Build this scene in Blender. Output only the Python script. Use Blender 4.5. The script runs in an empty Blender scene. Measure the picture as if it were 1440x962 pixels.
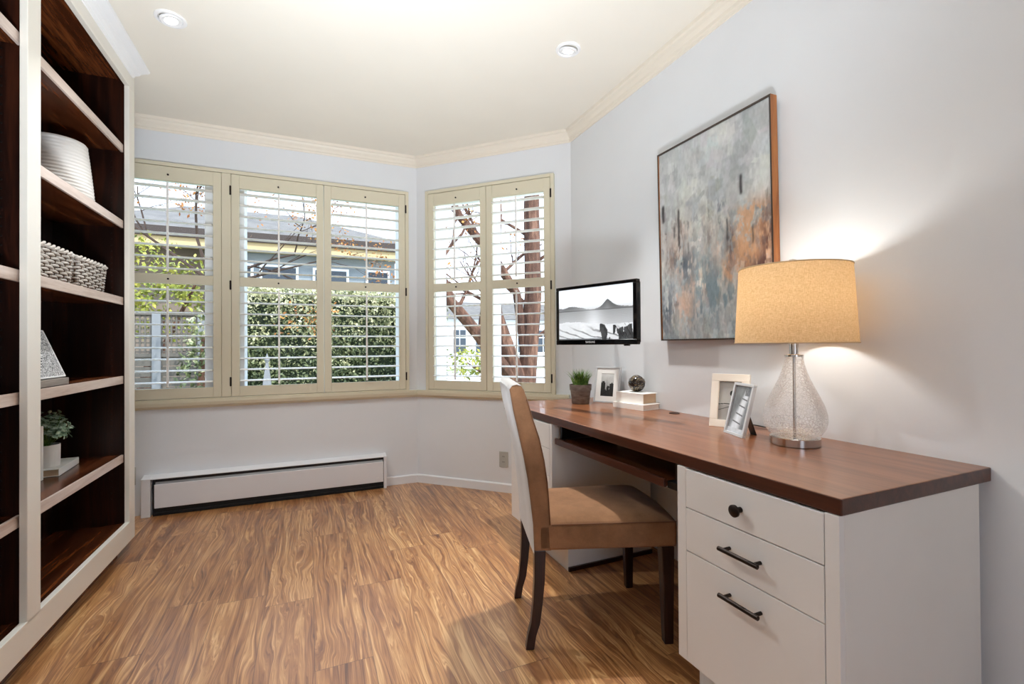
import bpy, bmesh, math, random
import numpy as np
from mathutils import Vector, Matrix
random.seed(7); rng = np.random.default_rng(7)
sc = bpy.context.scene
COL = sc.collection
PI = math.pi

# ------------------------------------------------------------------ helpers
def s2l(c):
    c = c / 255.0
    return c / 12.92 if c <= 0.04045 else ((c + 0.055) / 1.055) ** 2.4
def rgb(r, g, b): return (s2l(r), s2l(g), s2l(b), 1.0)

class MB:
    """collects simple solids into one mesh"""
    def __init__(self): self.v = []; self.f = []; self.mi = []; self.cur = 0
    def add(self, vs, fs, M=None):
        n = len(self.v)
        if M is not None: vs = [M @ Vector(p) for p in vs]
        self.v += [tuple(p) for p in vs]
        self.f += [tuple(i + n for i in q) for q in fs]; self.mi += [self.cur] * len(fs)
        return self
    def box(self, x0, x1, y0, y1, z0, z1, M=None):
        vs = [(x, y, z) for z in (z0, z1) for y in (y0, y1) for x in (x0, x1)]
        return self.add(vs, [(0, 2, 3, 1), (4, 5, 7, 6), (0, 1, 5, 4), (2, 6, 7, 3), (0, 4, 6, 2), (1, 3, 7, 5)], M)
    def prism(self, poly, a, b, axis='y', M=None):
        """poly: 2-D outline; extruded from a to b along axis. axis y: (x,z); x: (y,z); z: (x,y)"""
        def P(p, t):
            return {'y': (p[0], t, p[1]), 'x': (t, p[0], p[1]), 'z': (p[0], p[1], t)}[axis]
        n = len(poly)
        vs = [P(p, a) for p in poly] + [P(p, b) for p in poly]
        fs = [tuple(range(n)), tuple(range(2 * n - 1, n - 1, -1))] + [(i, (i + 1) % n, n + (i + 1) % n, n + i) for i in range(n)]
        return self.add(vs, fs, M)
    def loft(self, rings, cap=True, closed=True, M=None):
        n = len(rings[0]); vs = [p for r in rings for p in r]; fs = []
        for k in range(len(rings) - 1):
            for i in range(n if closed else n - 1):
                j = (i + 1) % n
                fs.append((k * n + i, k * n + j, (k + 1) * n + j, (k + 1) * n + i))
        if cap and closed:
            fs.append(tuple(range(n - 1, -1, -1))); m = (len(rings) - 1) * n
            fs.append(tuple(range(m, m + n)))
        return self.add(vs, fs, M)
    def lathe(self, prof, c=(0, 0, 0), n=48, cap=True, M=None):
        rings = [[(c[0] + r * math.cos(2 * PI * i / n), c[1] + r * math.sin(2 * PI * i / n), c[2] + z) for i in range(n)] for r, z in prof]
        return self.loft(rings, cap, True, M)
    def tube(self, pts, r, n=8, M=None, cap=True):
        pts = [Vector(p) for p in pts]; rings = []
        rs = r if hasattr(r, '__len__') else [r] * len(pts)
        for i, p in enumerate(pts):
            t = (pts[min(i + 1, len(pts) - 1)] - pts[max(i - 1, 0)]).normalized()
            up = Vector((0, 0, 1)) if abs(t.z) < .9 else Vector((1, 0, 0))
            a = t.cross(up).normalized(); b = t.cross(a)
            rings.append([tuple(p + (a * math.cos(2 * PI * k / n) + b * math.sin(2 * PI * k / n)) * rs[i]) for k in range(n)])
        return self.loft(rings, cap, True, M)
    def build(self, name, mats, parent=None, bevel=0, seg=2, smooth=False, loc=None):
        me = bpy.data.meshes.new(name); me.from_pydata(self.v, [], self.f); me.update()
        bm = bmesh.new(); bm.from_mesh(me); bmesh.ops.recalc_face_normals(bm, faces=bm.faces); bm.to_mesh(me); bm.free()
        if not isinstance(mats, (list, tuple)): mats = [mats]
        for m in mats: me.materials.append(m)
        if len(mats) > 1: me.polygons.foreach_set('material_index', self.mi)
        if smooth:
            me.polygons.foreach_set('use_smooth', [True] * len(me.polygons))
            if smooth != 'all':
                me.set_sharp_from_angle(angle=math.radians(smooth if smooth is not True else 40))
        o = bpy.data.objects.new(name, me); COL.objects.link(o)
        if parent is not None: o.parent = parent
        if loc is not None: o.location = loc
        if bevel:
            b = o.modifiers.new('bevel', 'BEVEL'); b.width = bevel; b.segments = seg; b.limit_method = 'ANGLE'; b.angle_limit = math.radians(40)
        return o

def thing(name, label, cat, loc=(0, 0, 0), rotz=0.0, group=None):
    o = bpy.data.objects.new(name, None); COL.objects.link(o); o.empty_display_size = .1
    o.location = loc; o.rotation_euler = (0, 0, rotz)
    return tag(o, label, cat, group)
def tag(o, label, cat, group=None, kind=None):
    o['label'] = label; o['category'] = cat
    if group: o['group'] = group
    if kind: o['kind'] = kind
    return o
def struct(o): o['kind'] = 'structure'; return o
def dup(root, loc, rotz, label, group=None):
    r = root.copy(); COL.objects.link(r); r.location = loc; r.rotation_euler = (0, 0, rotz); r['label'] = label
    if group: r['group'] = group
    for ch in list(root.children):
        c = ch.copy(); COL.objects.link(c); c.parent = r
        for g in list(ch.children):
            d = g.copy(); COL.objects.link(d); d.parent = c
    return r

# ------------------------------------------------------------------ materials
class NT:
    def __init__(self, name):
        self.m = bpy.data.materials.new(name); self.m.use_nodes = True; self.t = self.m.node_tree; self.N = self.t.nodes; self.L = self.t.links
        self.N.clear(); self.out = self.N.new('ShaderNodeOutputMaterial')
    def n(self, typ, ins=None, **kw):
        x = self.N.new(typ)
        for k, v in kw.items(): setattr(x, k, v)
        for k, v in (ins or {}).items(): self.set(x, k, v)
        return x
    def set(self, x, k, v):
        s = x.inputs[k]
        if isinstance(v, bpy.types.NodeSocket): self.L.new(v, s)
        elif isinstance(v, bpy.types.Node): self.L.new(v.outputs[0], s)
        else: s.default_value = v
    def math(self, op, a, b=0.0, c=None):
        x = self.n('ShaderNodeMath', {0: a, 1: b}, operation=op)
        if c is not None: self.set(x, 2, c)
        return x.outputs[0]
    def mix(self, fac, a, b, blend='MIX'):
        x = self.n('ShaderNodeMix', data_type='RGBA', blend_type=blend)
        self.set(x, 0, fac); self.set(x, 6, a); self.set(x, 7, b); return x.outputs[2]
    def ramp(self, fac, stops):
        x = self.n('ShaderNodeValToRGB', {0: fac}); e = x.color_ramp.elements
        while len(e) > 1: e.remove(e[-1])
        e[0].position, e[0].color = stops[0]
        for p, c in stops[1:]: k = e.new(p); k.color = c
        return x.outputs[0]
    def coords(self, scale=(1, 1, 1), rot=(0, 0, 0), which='Object'):
        tc = self.n('ShaderNodeTexCoord'); mp = self.n('ShaderNodeMapping', {0: tc.outputs[which], 'Scale': scale, 'Rotation': rot}); return mp.outputs[0]
    def noise(self, vec, scale=5, detail=3, rough=.5, dist=0):
        return self.n('ShaderNodeTexNoise', {'Vector': vec, 'Scale': scale, 'Detail': detail, 'Roughness': rough, 'Distortion': dist}).outputs[0]
    def bump(self, h, strength=.2, dist=.005):
        return self.n('ShaderNodeBump', {'Height': h, 'Strength': strength, 'Distance': dist}).outputs[0]
    def princ(self, **k):
        p = self.n('ShaderNodeBsdfPrincipled')
        for a, v in k.items(): self.set(p, a.replace('_', ' '), v)
        self.L.new(p.outputs[0], self.out.inputs[0]); return p

def plain(name, c, rough=.5, metal=0.0, var=.03, bump=0.0, bscale=300, spec=.5, sheen=None):
    t = NT(name); v = t.coords()
    nz = t.noise(v, 3.0, 3)
    lo = tuple(x * (1 - var) for x in c[:3]) + (1,); hi = tuple(min(1, x * (1 + var)) for x in c[:3]) + (1,)
    p = t.princ(Base_Color=t.ramp(nz, [(.3, lo), (.7, hi)]), Roughness=rough, Metallic=metal)
    p.inputs['Specular IOR Level'].default_value = spec
    if bump: t.set(p, 'Normal', t.bump(t.noise(v, bscale, 2), bump, .002))
    if sheen:
        p.inputs['Sheen Weight'].default_value = sheen[0]; p.inputs['Sheen Roughness'].default_value = sheen[1]; p.inputs['Sheen Tint'].default_value = sheen[2]
    return t.m

def wood(name, dark, mid, light, axis='y', rough=.35, fine=1.0, coat=0.0, spec=.5, stretch=14.0, scale=2.0):
    t = NT(name)
    sc_ = {'y': (stretch, 1, stretch), 'x': (1, stretch, stretch), 'z': (stretch, stretch, 1)}[axis]
    v = t.coords(sc_)
    a = t.noise(v, scale, 6, .6, .6); b = t.noise(v, scale * 7, 4, .6)
    f = t.math('ADD', t.math('MULTIPLY', a, .75), t.math('MULTIPLY', b, .25 * fine))
    col = t.ramp(f, [(.33, dark), (.5, mid), (.66, light)])
    p = t.princ(Base_Color=col, Roughness=rough, Coat_Weight=coat)
    p.inputs['Specular IOR Level'].default_value = spec
    t.set(p, 'Normal', t.bump(b, .05, .001))
    return t.m

def attr_mat(name, rough=.6, emit=0.0, bump=0.0, coat=0.0):
    t = NT(name); a = t.n('ShaderNodeAttribute', attribute_name='paint')
    p = t.princ(Base_Color=a.outputs[0], Roughness=rough, Coat_Weight=coat)
    if emit: t.set(p, 'Emission Color', a.outputs[0]); p.inputs['Emission Strength'].default_value = emit
    if bump:
        t.set(p, 'Normal', t.bump(t.n('ShaderNodeRGBToBW', {0: a.outputs[0]}).outputs[0], bump, .004))
    return t.m

M = {}
M['wall'] = plain('wall_paint', rgb(231, 234, 238), .6, var=.012, bump=.05, bscale=220)
M['ceiling'] = plain('ceiling_paint', rgb(238, 233, 221), .7, var=.012, bump=.04, bscale=200)
M['crown'] = plain('crown_paint', rgb(238, 230, 215), .45, var=.015)
M['base'] = plain('baseboard_paint', rgb(238, 239, 241), .4, var=.015)
M['cream'] = plain('cream_shutter_paint', rgb(224, 217, 193), .42, var=.02)
M['louver'] = plain('louver_paint', rgb(249, 248, 244), .4, var=.015)
M['winwhite'] = plain('window_white', rgb(250, 251, 252), .45, var=.01)
M['bookframe'] = plain('bookcase_paint', rgb(236, 232, 222), .4, var=.02)
M['shelfedge'] = wood('shelf_edge', rgb(176, 152, 138), rgb(206, 188, 176), rgb(220, 205, 194), 'y', .3)
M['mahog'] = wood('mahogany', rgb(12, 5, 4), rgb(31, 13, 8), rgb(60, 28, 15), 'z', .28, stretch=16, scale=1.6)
M['mahog_y'] = wood('mahogany_shelf', rgb(34, 16, 9), rgb(82, 42, 21), rgb(134, 76, 38), 'y', .25, stretch=16, scale=1.6)  # lighter than the case wood: light from below painted into the colour
M['desk'] = wood('desk_veneer', rgb(82, 46, 27), rgb(120, 73, 44), rgb(142, 91, 57), 'y', .3, fine=1.3, stretch=22, scale=1.2, coat=.25)
M['deskedge'] = wood('desk_edge', rgb(46, 22, 13), rgb(70, 35, 22), rgb(92, 48, 30), 'y', .3, stretch=22, scale=1.2)
M['cab'] = plain('cabinet_paint', rgb(229, 228, 226), .45, var=.015)
M['cabside'] = plain('cabinet_side_paint', rgb(228, 226, 221), .55, var=.03)
M['bronze'] = plain('dark_bronze', rgb(46, 38, 34), .35, .8, var=.1)
M['black'] = plain('black_plastic', rgb(14, 14, 15), .3, var=.05)
M['blackgloss'] = plain('gloss_black', rgb(8, 8, 9), .08, var=.02)
M['blackmetal'] = plain('black_metal', rgb(20, 20, 22), .4, .5)
M['legwood'] = wood('chair_leg_wood', rgb(20, 9, 7), rgb(38, 17, 13), rgb(58, 28, 20), 'z', .3)
M['nickel'] = plain('brushed_nickel', rgb(196, 192, 188), .16, 1.0, var=.06)
M['heater'] = plain('heater_enamel', rgb(232, 232, 235), .4, var=.015)
M['heaterdark'] = plain('heater_dark', rgb(14, 13, 12), .6)
M['heaterfin'] = plain('heater_fin', rgb(150, 150, 152), .4, .5)
M['plate'] = plain('grey_plate', rgb(184, 184, 178), .4)
M['white'] = plain('white_gloss', rgb(240, 240, 240), .35, var=.01)
M['whitematte'] = plain('white_ceramic', rgb(236, 235, 232), .5, var=.015)
M['page'] = plain('book_pages', rgb(196, 170, 140), .8, var=.15, bump=.3, bscale=400)
M['pagewhite'] = plain('white_pages', rgb(232, 226, 216), .8, var=.05)
M['cover'] = plain('white_cover', rgb(243, 240, 234), .5, var=.01)
M['silver'] = plain('silver_frame', rgb(214, 215, 217), .3, .35, var=.04)
M['cloudframe'] = plain('cream_frame', rgb(236, 228, 216), .5, var=.02)
M['mat'] = plain('white_mat_board', rgb(238, 236, 232), .8, var=.01)
M['walnut'] = wood('walnut_frame', rgb(112, 64, 26), rgb(160, 98, 46), rgb(192, 126, 64), 'z', .4)
M['darkframe'] = plain('dark_frame_edge', rgb(58, 44, 36), .4)
M['greywood'] = wood('grey_wash_wood', rgb(120, 112, 105), rgb(150, 142, 134), rgb(176, 168, 160), 'y', .6)
M['wicker'] = plain('grey_white_wicker', rgb(196, 190, 182), .65, var=.16)
M['wickerdark'] = plain('brown_wicker', rgb(92, 72, 54), .7, var=.2)
M['soil'] = plain('soil', rgb(40, 30, 22), .9, var=.3, bump=.5)
def fabric(name, c, var, sheen, sc_=700):
    t = NT(name); v = t.coords()
    big = t.noise(v, 7, 5, .65); fine = t.noise(v, sc_, 2)
    lo = tuple(x * (1 - var) for x in c[:3]) + (1,); hi = tuple(min(1, x * (1 + var)) for x in c[:3]) + (1,)
    col = t.mix(.25, t.ramp(big, [(.3, lo), (.7, hi)]), t.ramp(fine, [(.35, lo), (.65, hi)]))
    p = t.princ(Base_Color=col, Roughness=.9)
    p.inputs['Specular IOR Level'].default_value = .15
    p.inputs['Sheen Weight'].default_value = sheen[0]; p.inputs['Sheen Roughness'].default_value = sheen[1]; p.inputs['Sheen Tint'].default_value = sheen[2]
    t.set(p, 'Normal', t.bump(fine, .25, .001))
    return t.m
M['suede'] = fabric('tan_suede', rgb(142, 105, 76), .36, (.3, .4, rgb(215, 212, 210)))
M['suede_back'] = fabric('suede_window_sheen', rgb(198, 196, 194), .12, (.6, .35, rgb(235, 240, 245)))  # same suede with the window light on the chair's rear painted in
M['piping'] = plain('brown_piping', rgb(104, 66, 40), .8)

def floor_mat():
    t = NT('plank_floor'); tc = t.n('ShaderNodeTexCoord'); sp = t.n('ShaderNodeSeparateXYZ', {0: tc.outputs['Object']})
    X, Y = sp.outputs[0], sp.outputs[1]
    W, Lp = .19, 1.22
    xs = t.math('DIVIDE', t.math('SUBTRACT', X, .015), W); ix = t.math('FLOOR', xs); fx = t.math('SUBTRACT', xs, ix)
    r1 = t.n('ShaderNodeTexWhiteNoise', {'W': ix}, noise_dimensions='1D').outputs[0]
    ys = t.math('ADD', t.math('DIVIDE', Y, Lp), r1); iy = t.math('FLOOR', ys); fy = t.math('SUBTRACT', ys, iy)
    idv = t.n('ShaderNodeCombineXYZ', {0: ix, 1: iy}).outputs[0]
    rc = t.n('ShaderNodeTexWhiteNoise', {'Vector': idv}, noise_dimensions='2D'); rv = rc.outputs[0]
    off = t.n('ShaderNodeVectorMath', {0: rc.outputs[1], 1: (31.0, 17.0, 9.0)}, operation='MULTIPLY').outputs[0]
    base = t.n('ShaderNodeVectorMath', {0: tc.outputs['Object'], 1: off}, operation='ADD').outputs[0]
    v = t.n('ShaderNodeMapping', {0: base, 'Scale': (6.5, .85, 1.0)}).outputs[0]
    big = t.noise(v, 1.0, 3, .5, 1.2)                       # swirling figure
    v1 = t.n('ShaderNodeMapping', {0: base, 'Scale': (30.0, 1.5, 1.0)}).outputs[0]
    mid = t.noise(t.n('ShaderNodeVectorMath', {0: v1, 1: t.n('ShaderNodeCombineXYZ', {0: t.math('MULTIPLY', big, 6.0)}).outputs[0]}, operation='ADD').outputs[0], 1.0, 3, .6, .5)
    v2 = t.n('ShaderNodeMapping', {0: base, 'Scale': (150.0, 2.6, 1.0)}).outputs[0]
    fine = t.noise(t.n('ShaderNodeVectorMath', {0: v2, 1: t.n('ShaderNodeCombineXYZ', {0: t.math('MULTIPLY', big, 24.0)}).outputs[0]}, operation='ADD').outputs[0], 1.0, 3, .6, .4)
    f = t.math('ADD', t.math('MULTIPLY', big, .16), t.math('ADD', t.math('MULTIPLY', mid, .36), t.math('MULTIPLY', fine, .48)))
    f = t.math('ADD', f, t.math('MULTIPLY', t.math('SUBTRACT', rv, .5), .05))
    col = t.ramp(f, [(.36, rgb(98, 58, 28)), (.44, rgb(142, 91, 49)), (.50, rgb(170, 117, 68)), (.56, rgb(198, 147, 93)), (.64, rgb(228, 186, 130))])
    seam_x = t.math('LESS_THAN', t.math('MINIMUM', fx, t.math('SUBTRACT', 1.0, fx)), .006)
    seam_y = t.math('LESS_THAN', t.math('MINIMUM', fy, t.math('SUBTRACT', 1.0, fy)), .0011)
    seam = t.math('MAXIMUM', seam_x, seam_y)
    col = t.mix(t.math('MULTIPLY', seam, .55), col, rgb(50, 27, 12))
    rough = t.math('ADD', .30, t.math('MULTIPLY', fine, .12))
    p = t.princ(Base_Color=col, Roughness=rough)
    p.inputs['Specular IOR Level'].default_value = .8; p.inputs['Coat Weight'].default_value = .7; p.inputs['Coat Roughness'].default_value = .36
    t.set(p, 'Normal', t.bump(t.math('SUBTRACT', fine, t.math('MULTIPLY', seam, .8)), .08, .002))
    return t.m
M['floor'] = floor_mat()

def glass_pane():
    t = NT('window_glass'); g = t.n('ShaderNodeBsdfGlossy', {'Roughness': .02}); tr = t.n('ShaderNodeBsdfTransparent', {'Color': (.97, .985, .98, 1)})
    nz = t.noise(t.coords(), 2.0, 1); fac = t.math('MULTIPLY', nz, .004)
    mx = t.n('ShaderNodeMixShader', {0: fac, 1: tr, 2: g}); t.L.new(mx.outputs[0], t.out.inputs[0]); return t.m
M['pane'] = glass_pane()
def crackle():
    t = NT('crackle_glass'); v = t.coords()
    vo = t.n('ShaderNodeTexVoronoi', {'Vector': v, 'Scale': 95.0}, feature='DISTANCE_TO_EDGE').outputs[0]
    line = t.math('LESS_THAN', vo, .06)
    sp = t.n('ShaderNodeSeparateXYZ', {0: v}).outputs[2]
    low = t.n('ShaderNodeMapRange', {0: sp, 1: .09, 2: .03, 3: .25, 4: 1.0}).outputs[0]
    bmp = t.bump(vo, .6, .003)
    fr = t.n('ShaderNodeFresnel', {0: 1.45, 'Normal': bmp}).outputs[0]
    tr = t.n('ShaderNodeBsdfTransparent', {'Color': (.965, .955, .945, 1)})
    gl = t.n('ShaderNodeBsdfGlossy', {'Color': (1, 1, 1, 1), 'Roughness': .06, 'Normal': bmp})
    df = t.n('ShaderNodeBsdfDiffuse', {'Color': rgb(250, 244, 240)})
    a = t.n('ShaderNodeMixShader', {0: t.math('ADD', .07, t.math('MULTIPLY', t.math('MULTIPLY', line, low), .6)), 1: tr, 2: df})
    b = t.n('ShaderNodeMixShader', {0: t.math('MULTIPLY', fr, .5), 1: a.outputs[0], 2: gl})
    t.L.new(b.outputs[0], t.out.inputs[0]); return t.m
M['crackle'] = crackle()
def shade_mat():
    t = NT('linen_shade'); v = t.coords((1, 1, 5))
    w = t.noise(v, 90, 3, .7); w2 = t.noise(t.coords((5, 5, 1)), 90, 3, .7)
    f = t.math('MULTIPLY', t.math('ADD', w, w2), .5)
    col = t.ramp(f, [(.35, rgb(190, 160, 120)), (.65, rgb(226, 202, 166))])
    tcol = t.ramp(f, [(.35, rgb(204, 156, 98)), (.65, rgb(238, 198, 140))])
    d = t.n('ShaderNodeBsdfDiffuse', {0: col}); tl = t.n('ShaderNodeBsdfTranslucent', {0: tcol})
    mx = t.n('ShaderNodeMixShader', {0: .19, 1: d, 2: tl}); t.L.new(mx.outputs[0], t.out.inputs[0]); return t.m
M['shade'] = shade_mat()
def emis(name, c, s):
    t = NT(name); nz = t.noise(t.coords(), 3, 1)
    e = t.n('ShaderNodeEmission', {0: c, 1: t.math('MULTIPLY', s, t.math('ADD', .95, t.math('MULTIPLY', nz, .1)))}); t.L.new(e.outputs[0], t.out.inputs[0]); return t.m
M['bulb'] = emis('bulb_glow', (1, .90, .76, 1), 12.0)
M['downbulb'] = emis('downlight_glow', (1, .95, .88, 1), 14.0)
def marble_ball():
    t = NT('mottled_ball'); v = t.coords()
    vo = t.n('ShaderNodeTexVoronoi', {'Vector': v, 'Scale': 55.0}).outputs[0]; nz = t.noise(v, 45, 4, .6, 1.5)
    col = t.ramp(t.math('MULTIPLY', t.math('ADD', vo, nz), .7), [(.35, rgb(30, 24, 18)), (.5, rgb(74, 62, 46)), (.62, rgb(150, 134, 108)), (.72, rgb(40, 32, 26))])
    t.princ(Base_Color=col, Roughness=.12, Coat_Weight=.6); return t.m
M['ball'] = marble_ball()
def pot_mat():
    t = NT('grey_brown_pot'); v = t.coords((1, 1, 2.5))
    col = t.ramp(t.noise(v, 22, 4, .6), [(.3, rgb(84, 72, 64)), (.55, rgb(116, 106, 97)), (.75, rgb(136, 128, 120))])
    t.princ(Base_Color=col, Roughness=.6); return t.m
M['pot'] = pot_mat()
def leafmat(name, a, b, c, scale=30):
    t = NT(name); v = t.coords()
    col = t.ramp(t.noise(v, scale, 3, .6), [(.32, a), (.5, b), (.68, c)])
    p = t.princ(Base_Color=col, Roughness=.55); p.inputs['Specular IOR Level'].default_value = .3; return t.m
M['grassleaf'] = leafmat('tuft_green', rgb(38, 66, 26), rgb(84, 122, 50), rgb(140, 170, 84))
M['sageleaf'] = leafmat('sage_green', rgb(84, 112, 90), rgb(140, 168, 140), rgb(208, 220, 200), 60)

# vertex-painted flat pictures ------------------------------------------------
def vnoise(U, V, fx, fy, seed):
    r = np.random.default_rng(seed); G = r.random((int(fy) + 3, int(fx) + 3))
    x = U * fx; y = V * fy; ix = np.floor(x).astype(int); iy = np.floor(y).astype(int); a = x - ix; b = y - iy
    a = a * a * (3 - 2 * a); b = b * b * (3 - 2 * b); ix = ix % (G.shape[1] - 1); iy = iy % (G.shape[0] - 1)
    return (G[iy, ix] * (1 - a) + G[iy, ix + 1] * a) * (1 - b) + (G[iy + 1, ix] * (1 - a) + G[iy + 1, ix + 1] * a) * b
def fbm(U, V, fx, fy, seed, o=4, g=.55):
    t = 0; w = 1; s = 0
    for k in range(o): t = t + w * vnoise(U, V, fx * 2 ** k, fy * 2 ** k, seed + k); s += w; w *= g
    return t / s
def sstep(a, b, x): t = np.clip((x - a) / (b - a), 0, 1); return t * t * (3 - 2 * t)
def picture(name, nx, ny, fn, pt, mat_, parent, relief=None):
    """flat grid; fn(U,V)-> sRGB 0..255 array; pt(U,V)->xyz arrays (local)"""
    U, V = np.meshgrid(np.linspace(0, 1, nx), np.linspace(0, 1, ny))
    c = fn(U, V) / 255.0; c = np.where(c <= .04045, c / 12.92, ((c + .055) / 1.055) ** 2.4)
    P = np.stack(pt(U, V), -1).reshape(-1, 3)
    idx = np.arange(nx * ny).reshape(ny, nx)
    F = np.stack([idx[:-1, :-1], idx[:-1, 1:], idx[1:, 1:], idx[1:, :-1]], -1).reshape(-1, 4)
    me = bpy.data.meshes.new(name); me.from_pydata(P.tolist(), [], F.tolist()); me.update()
    at = me.attributes.new('paint', 'FLOAT_COLOR', 'POINT')
    at.data.foreach_set('color', np.concatenate([c.reshape(-1, 3), np.ones((nx * ny, 1))], 1).astype(np.float32).ravel())
    me.materials.append(mat_)
    o = bpy.data.objects.new(name, me); COL.objects.link(o); o.parent = parent
    return o
M['paint'] = attr_mat('abstract_paint', .65, bump=.35)
M['photo'] = attr_mat('photo_print', .25, coat=.4)
M['screen'] = attr_mat('screen_image', .25, emit=.34, coat=.5)
M['pattern'] = attr_mat('printed_pattern', .5)

# ------------------------------------------------------------------ room dimensions (metres)
XR, YA, XA = 1.712, 3.79, .804; YB = YA - (XR - XA)
XL, YR, ZC = -1.215, -2.3, 2.62
LA = (XR - XA) * math.sqrt(2); TH = .16
# local frame for the angled wall: x along wall (A->B), y outward, z up
MA = Matrix.Translation((XA, YA, 0)) @ Matrix.Rotation(-PI / 4, 4, 'Z')
# windows: opening x0,x1 (in each wall's own axis), z0,z1
ZW0, ZW1 = .76, 2.308

o = MB().box(XL - .2, XR + .2, YR, YA + .2, -.12, 0).build('floor', M['floor']); struct(o)
o = MB().box(XL - .2, XR + .2, YR, YA + .2, ZC, ZC + .12).build('ceiling', M['ceiling']); struct(o)
o = MB().box(XR, XR + TH, YR, YB + .02, 0, ZC).build('wall_right', M['wall']); struct(o)
o = MB().box(XL - TH, XL, YR, YA + TH, 0, ZC).build('wall_left', M['wall']); struct(o)
m = MB(); m.box(XL, -.45, YR - TH, YR, 0, ZC); m.box(.55, XR, YR - TH, YR, 0, ZC); m.box(-.45, .55, YR - TH, YR, 2.08, ZC); struct(m.build('wall_rear', M['wall']))
def wall_with_opening(name, x0, x1, wx0, wx1, M_=None, y0=0.0):
    m = MB()
    m.box(x0, wx0, y0, y0 + TH, 0, ZC, M_); m.box(wx1, x1, y0, y0 + TH, 0, ZC, M_)
    m.box(wx0, wx1, y0, y0 + TH, 0, ZW0, M_); m.box(wx0, wx1, y0, y0 + TH, ZW1, ZC, M_)
    return struct(m.build(name, M['wall']))
BW0, BW1 = -1.157, .707          # back window opening
AW0, AW1 = .124, 1.139           # angled window opening (along its wall)
wall_with_opening('wall_back', XL, XA + .06, BW0, BW1, None, YA)
wall_with_opening('wall_bay', -.066, LA + .06, AW0, AW1, MA)

# crown moulding -------------------------------------------------------------
CR = [(0, 0), (.006, 0), (.010, .012), (.016, .016), (.020, .030), (.034, .046), (.040, .058), (.050, .062), (.054, .079), (0, .079)]
def sweep_profile(name, path, prof, z0, mat_, inward):
    """path: list of xy; prof: (offset toward room, height); mitred"""
    pts = [Vector(p) for p in path]; rings = []
    for i, p in enumerate(pts):
        ns = []
        if i > 0: d = (pts[i] - pts[i - 1]).normalized(); ns.append(Vector((d.y, -d.x)) * inward)
        if i < len(pts) - 1: d = (pts[i + 1] - pts[i]).normalized(); ns.append(Vector((d.y, -d.x)) * inward)
        n = ns[0] if len(ns) == 1 else (ns[0] + ns[1]) / (1 + ns[0].dot(ns[1]))
        rings.append([(p.x + n.x * a, p.y + n.y * a, z0 + b) for a, b in prof])
    return MB().loft(rings).build(name, mat_)
room_path = [(XL, YA), (XA, YA), (XR, YB), (XR, YR)]
struct(sweep_profile('trim_1', room_path, CR, ZC - .079, M['crown'], 1))
BB = [(0, 0), (.012, 0), (.012, .058), (.007, .066), (0, .066)]
struct(sweep_profile('baseboard_back', [(.556, YA), (XA, YA), (XA + .92 * (XR - XA), YA - .92 * (XR - XA))], BB, 0, M['base'], 1))
struct(sweep_profile('baseboard_right', [(XR, .64), (XR, YR)], BB, 0, M['base'], 1))
# window sill / apron moulding running round the bay
SL = [(0, 0), (.012, 0), (.016, .012), (.030, .018), (.036, .040), (.036, .056), (0, .056)]
struct(sweep_profile('trim_2', [(XL, YA), (XA, YA), (XA + .985 * (XR - XA), YA - .985 * (XR - XA))], SL, .689, M['cream'], 1))

# windows with casing, deep white frame, panes --------------------------------
def window(name, w0, w1, mull, M_, y0, panes):
    root = bpy.data.objects.new(name, None); COL.objects.link(root); struct(root)
    if M_ is not None: root.matrix_world = M_
    else: root.location = (0, y0, 0)
    m = MB(); c = .026; pr = .032          # casing on the room face
    m.box(w0 - c, w0, -pr, 0, .745, ZW1 + .024); m.box(w1, w1 + c, -pr, 0, .745, ZW1 + .024)
    m.box(w0, w1, -pr, 0, ZW1, ZW1 + .024); m.box(w0, w1, -pr, 0, .745, ZW0 - .006)
    m.build('window_casing', M['cream'], root, .003)
    m = MB(); d0, d1 = .015, TH + .02
    t = .045
    m.box(w0, w0 + t, d0, d1, ZW0, ZW1); m.box(w1 - t, w1, d0, d1, ZW0, ZW1)
    m.box(w0 + t, w1 - t, d0, d1, ZW0, ZW0 + .04); m.box(w0 + t, w1 - t, d0, d1, ZW1 - .05, ZW1)
    for a, b in mull: m.box(a, b, d0, d1, ZW0 + .04, ZW1 - .05)
    m.build('window_frame', M['winwhite'], root, .003)
    for a, b in panes:
        MB().box(a, b, .105, .109, ZW0 + .03, ZW1 - .04).build('pane', M['pane'], root)
    return root
window('window_1', BW0, BW1, [(-.66, -.42), (.085, .118)], None, YA, [(BW0 + .04, -.65), (-.43, .09), (.112, BW1 - .04)])
window('window_2', AW0, AW1, [(.600, .664)], MA, 0, [(AW0 + .04, .605), (.66, AW1 - .04)])
# T-post between the left and middle shutters of window 1
struct(MB().box(-.553, -.497, YA - .032, YA + .012, .757, ZW1 - .002).build('trim_3', M['cream'], None, .002))

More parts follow.
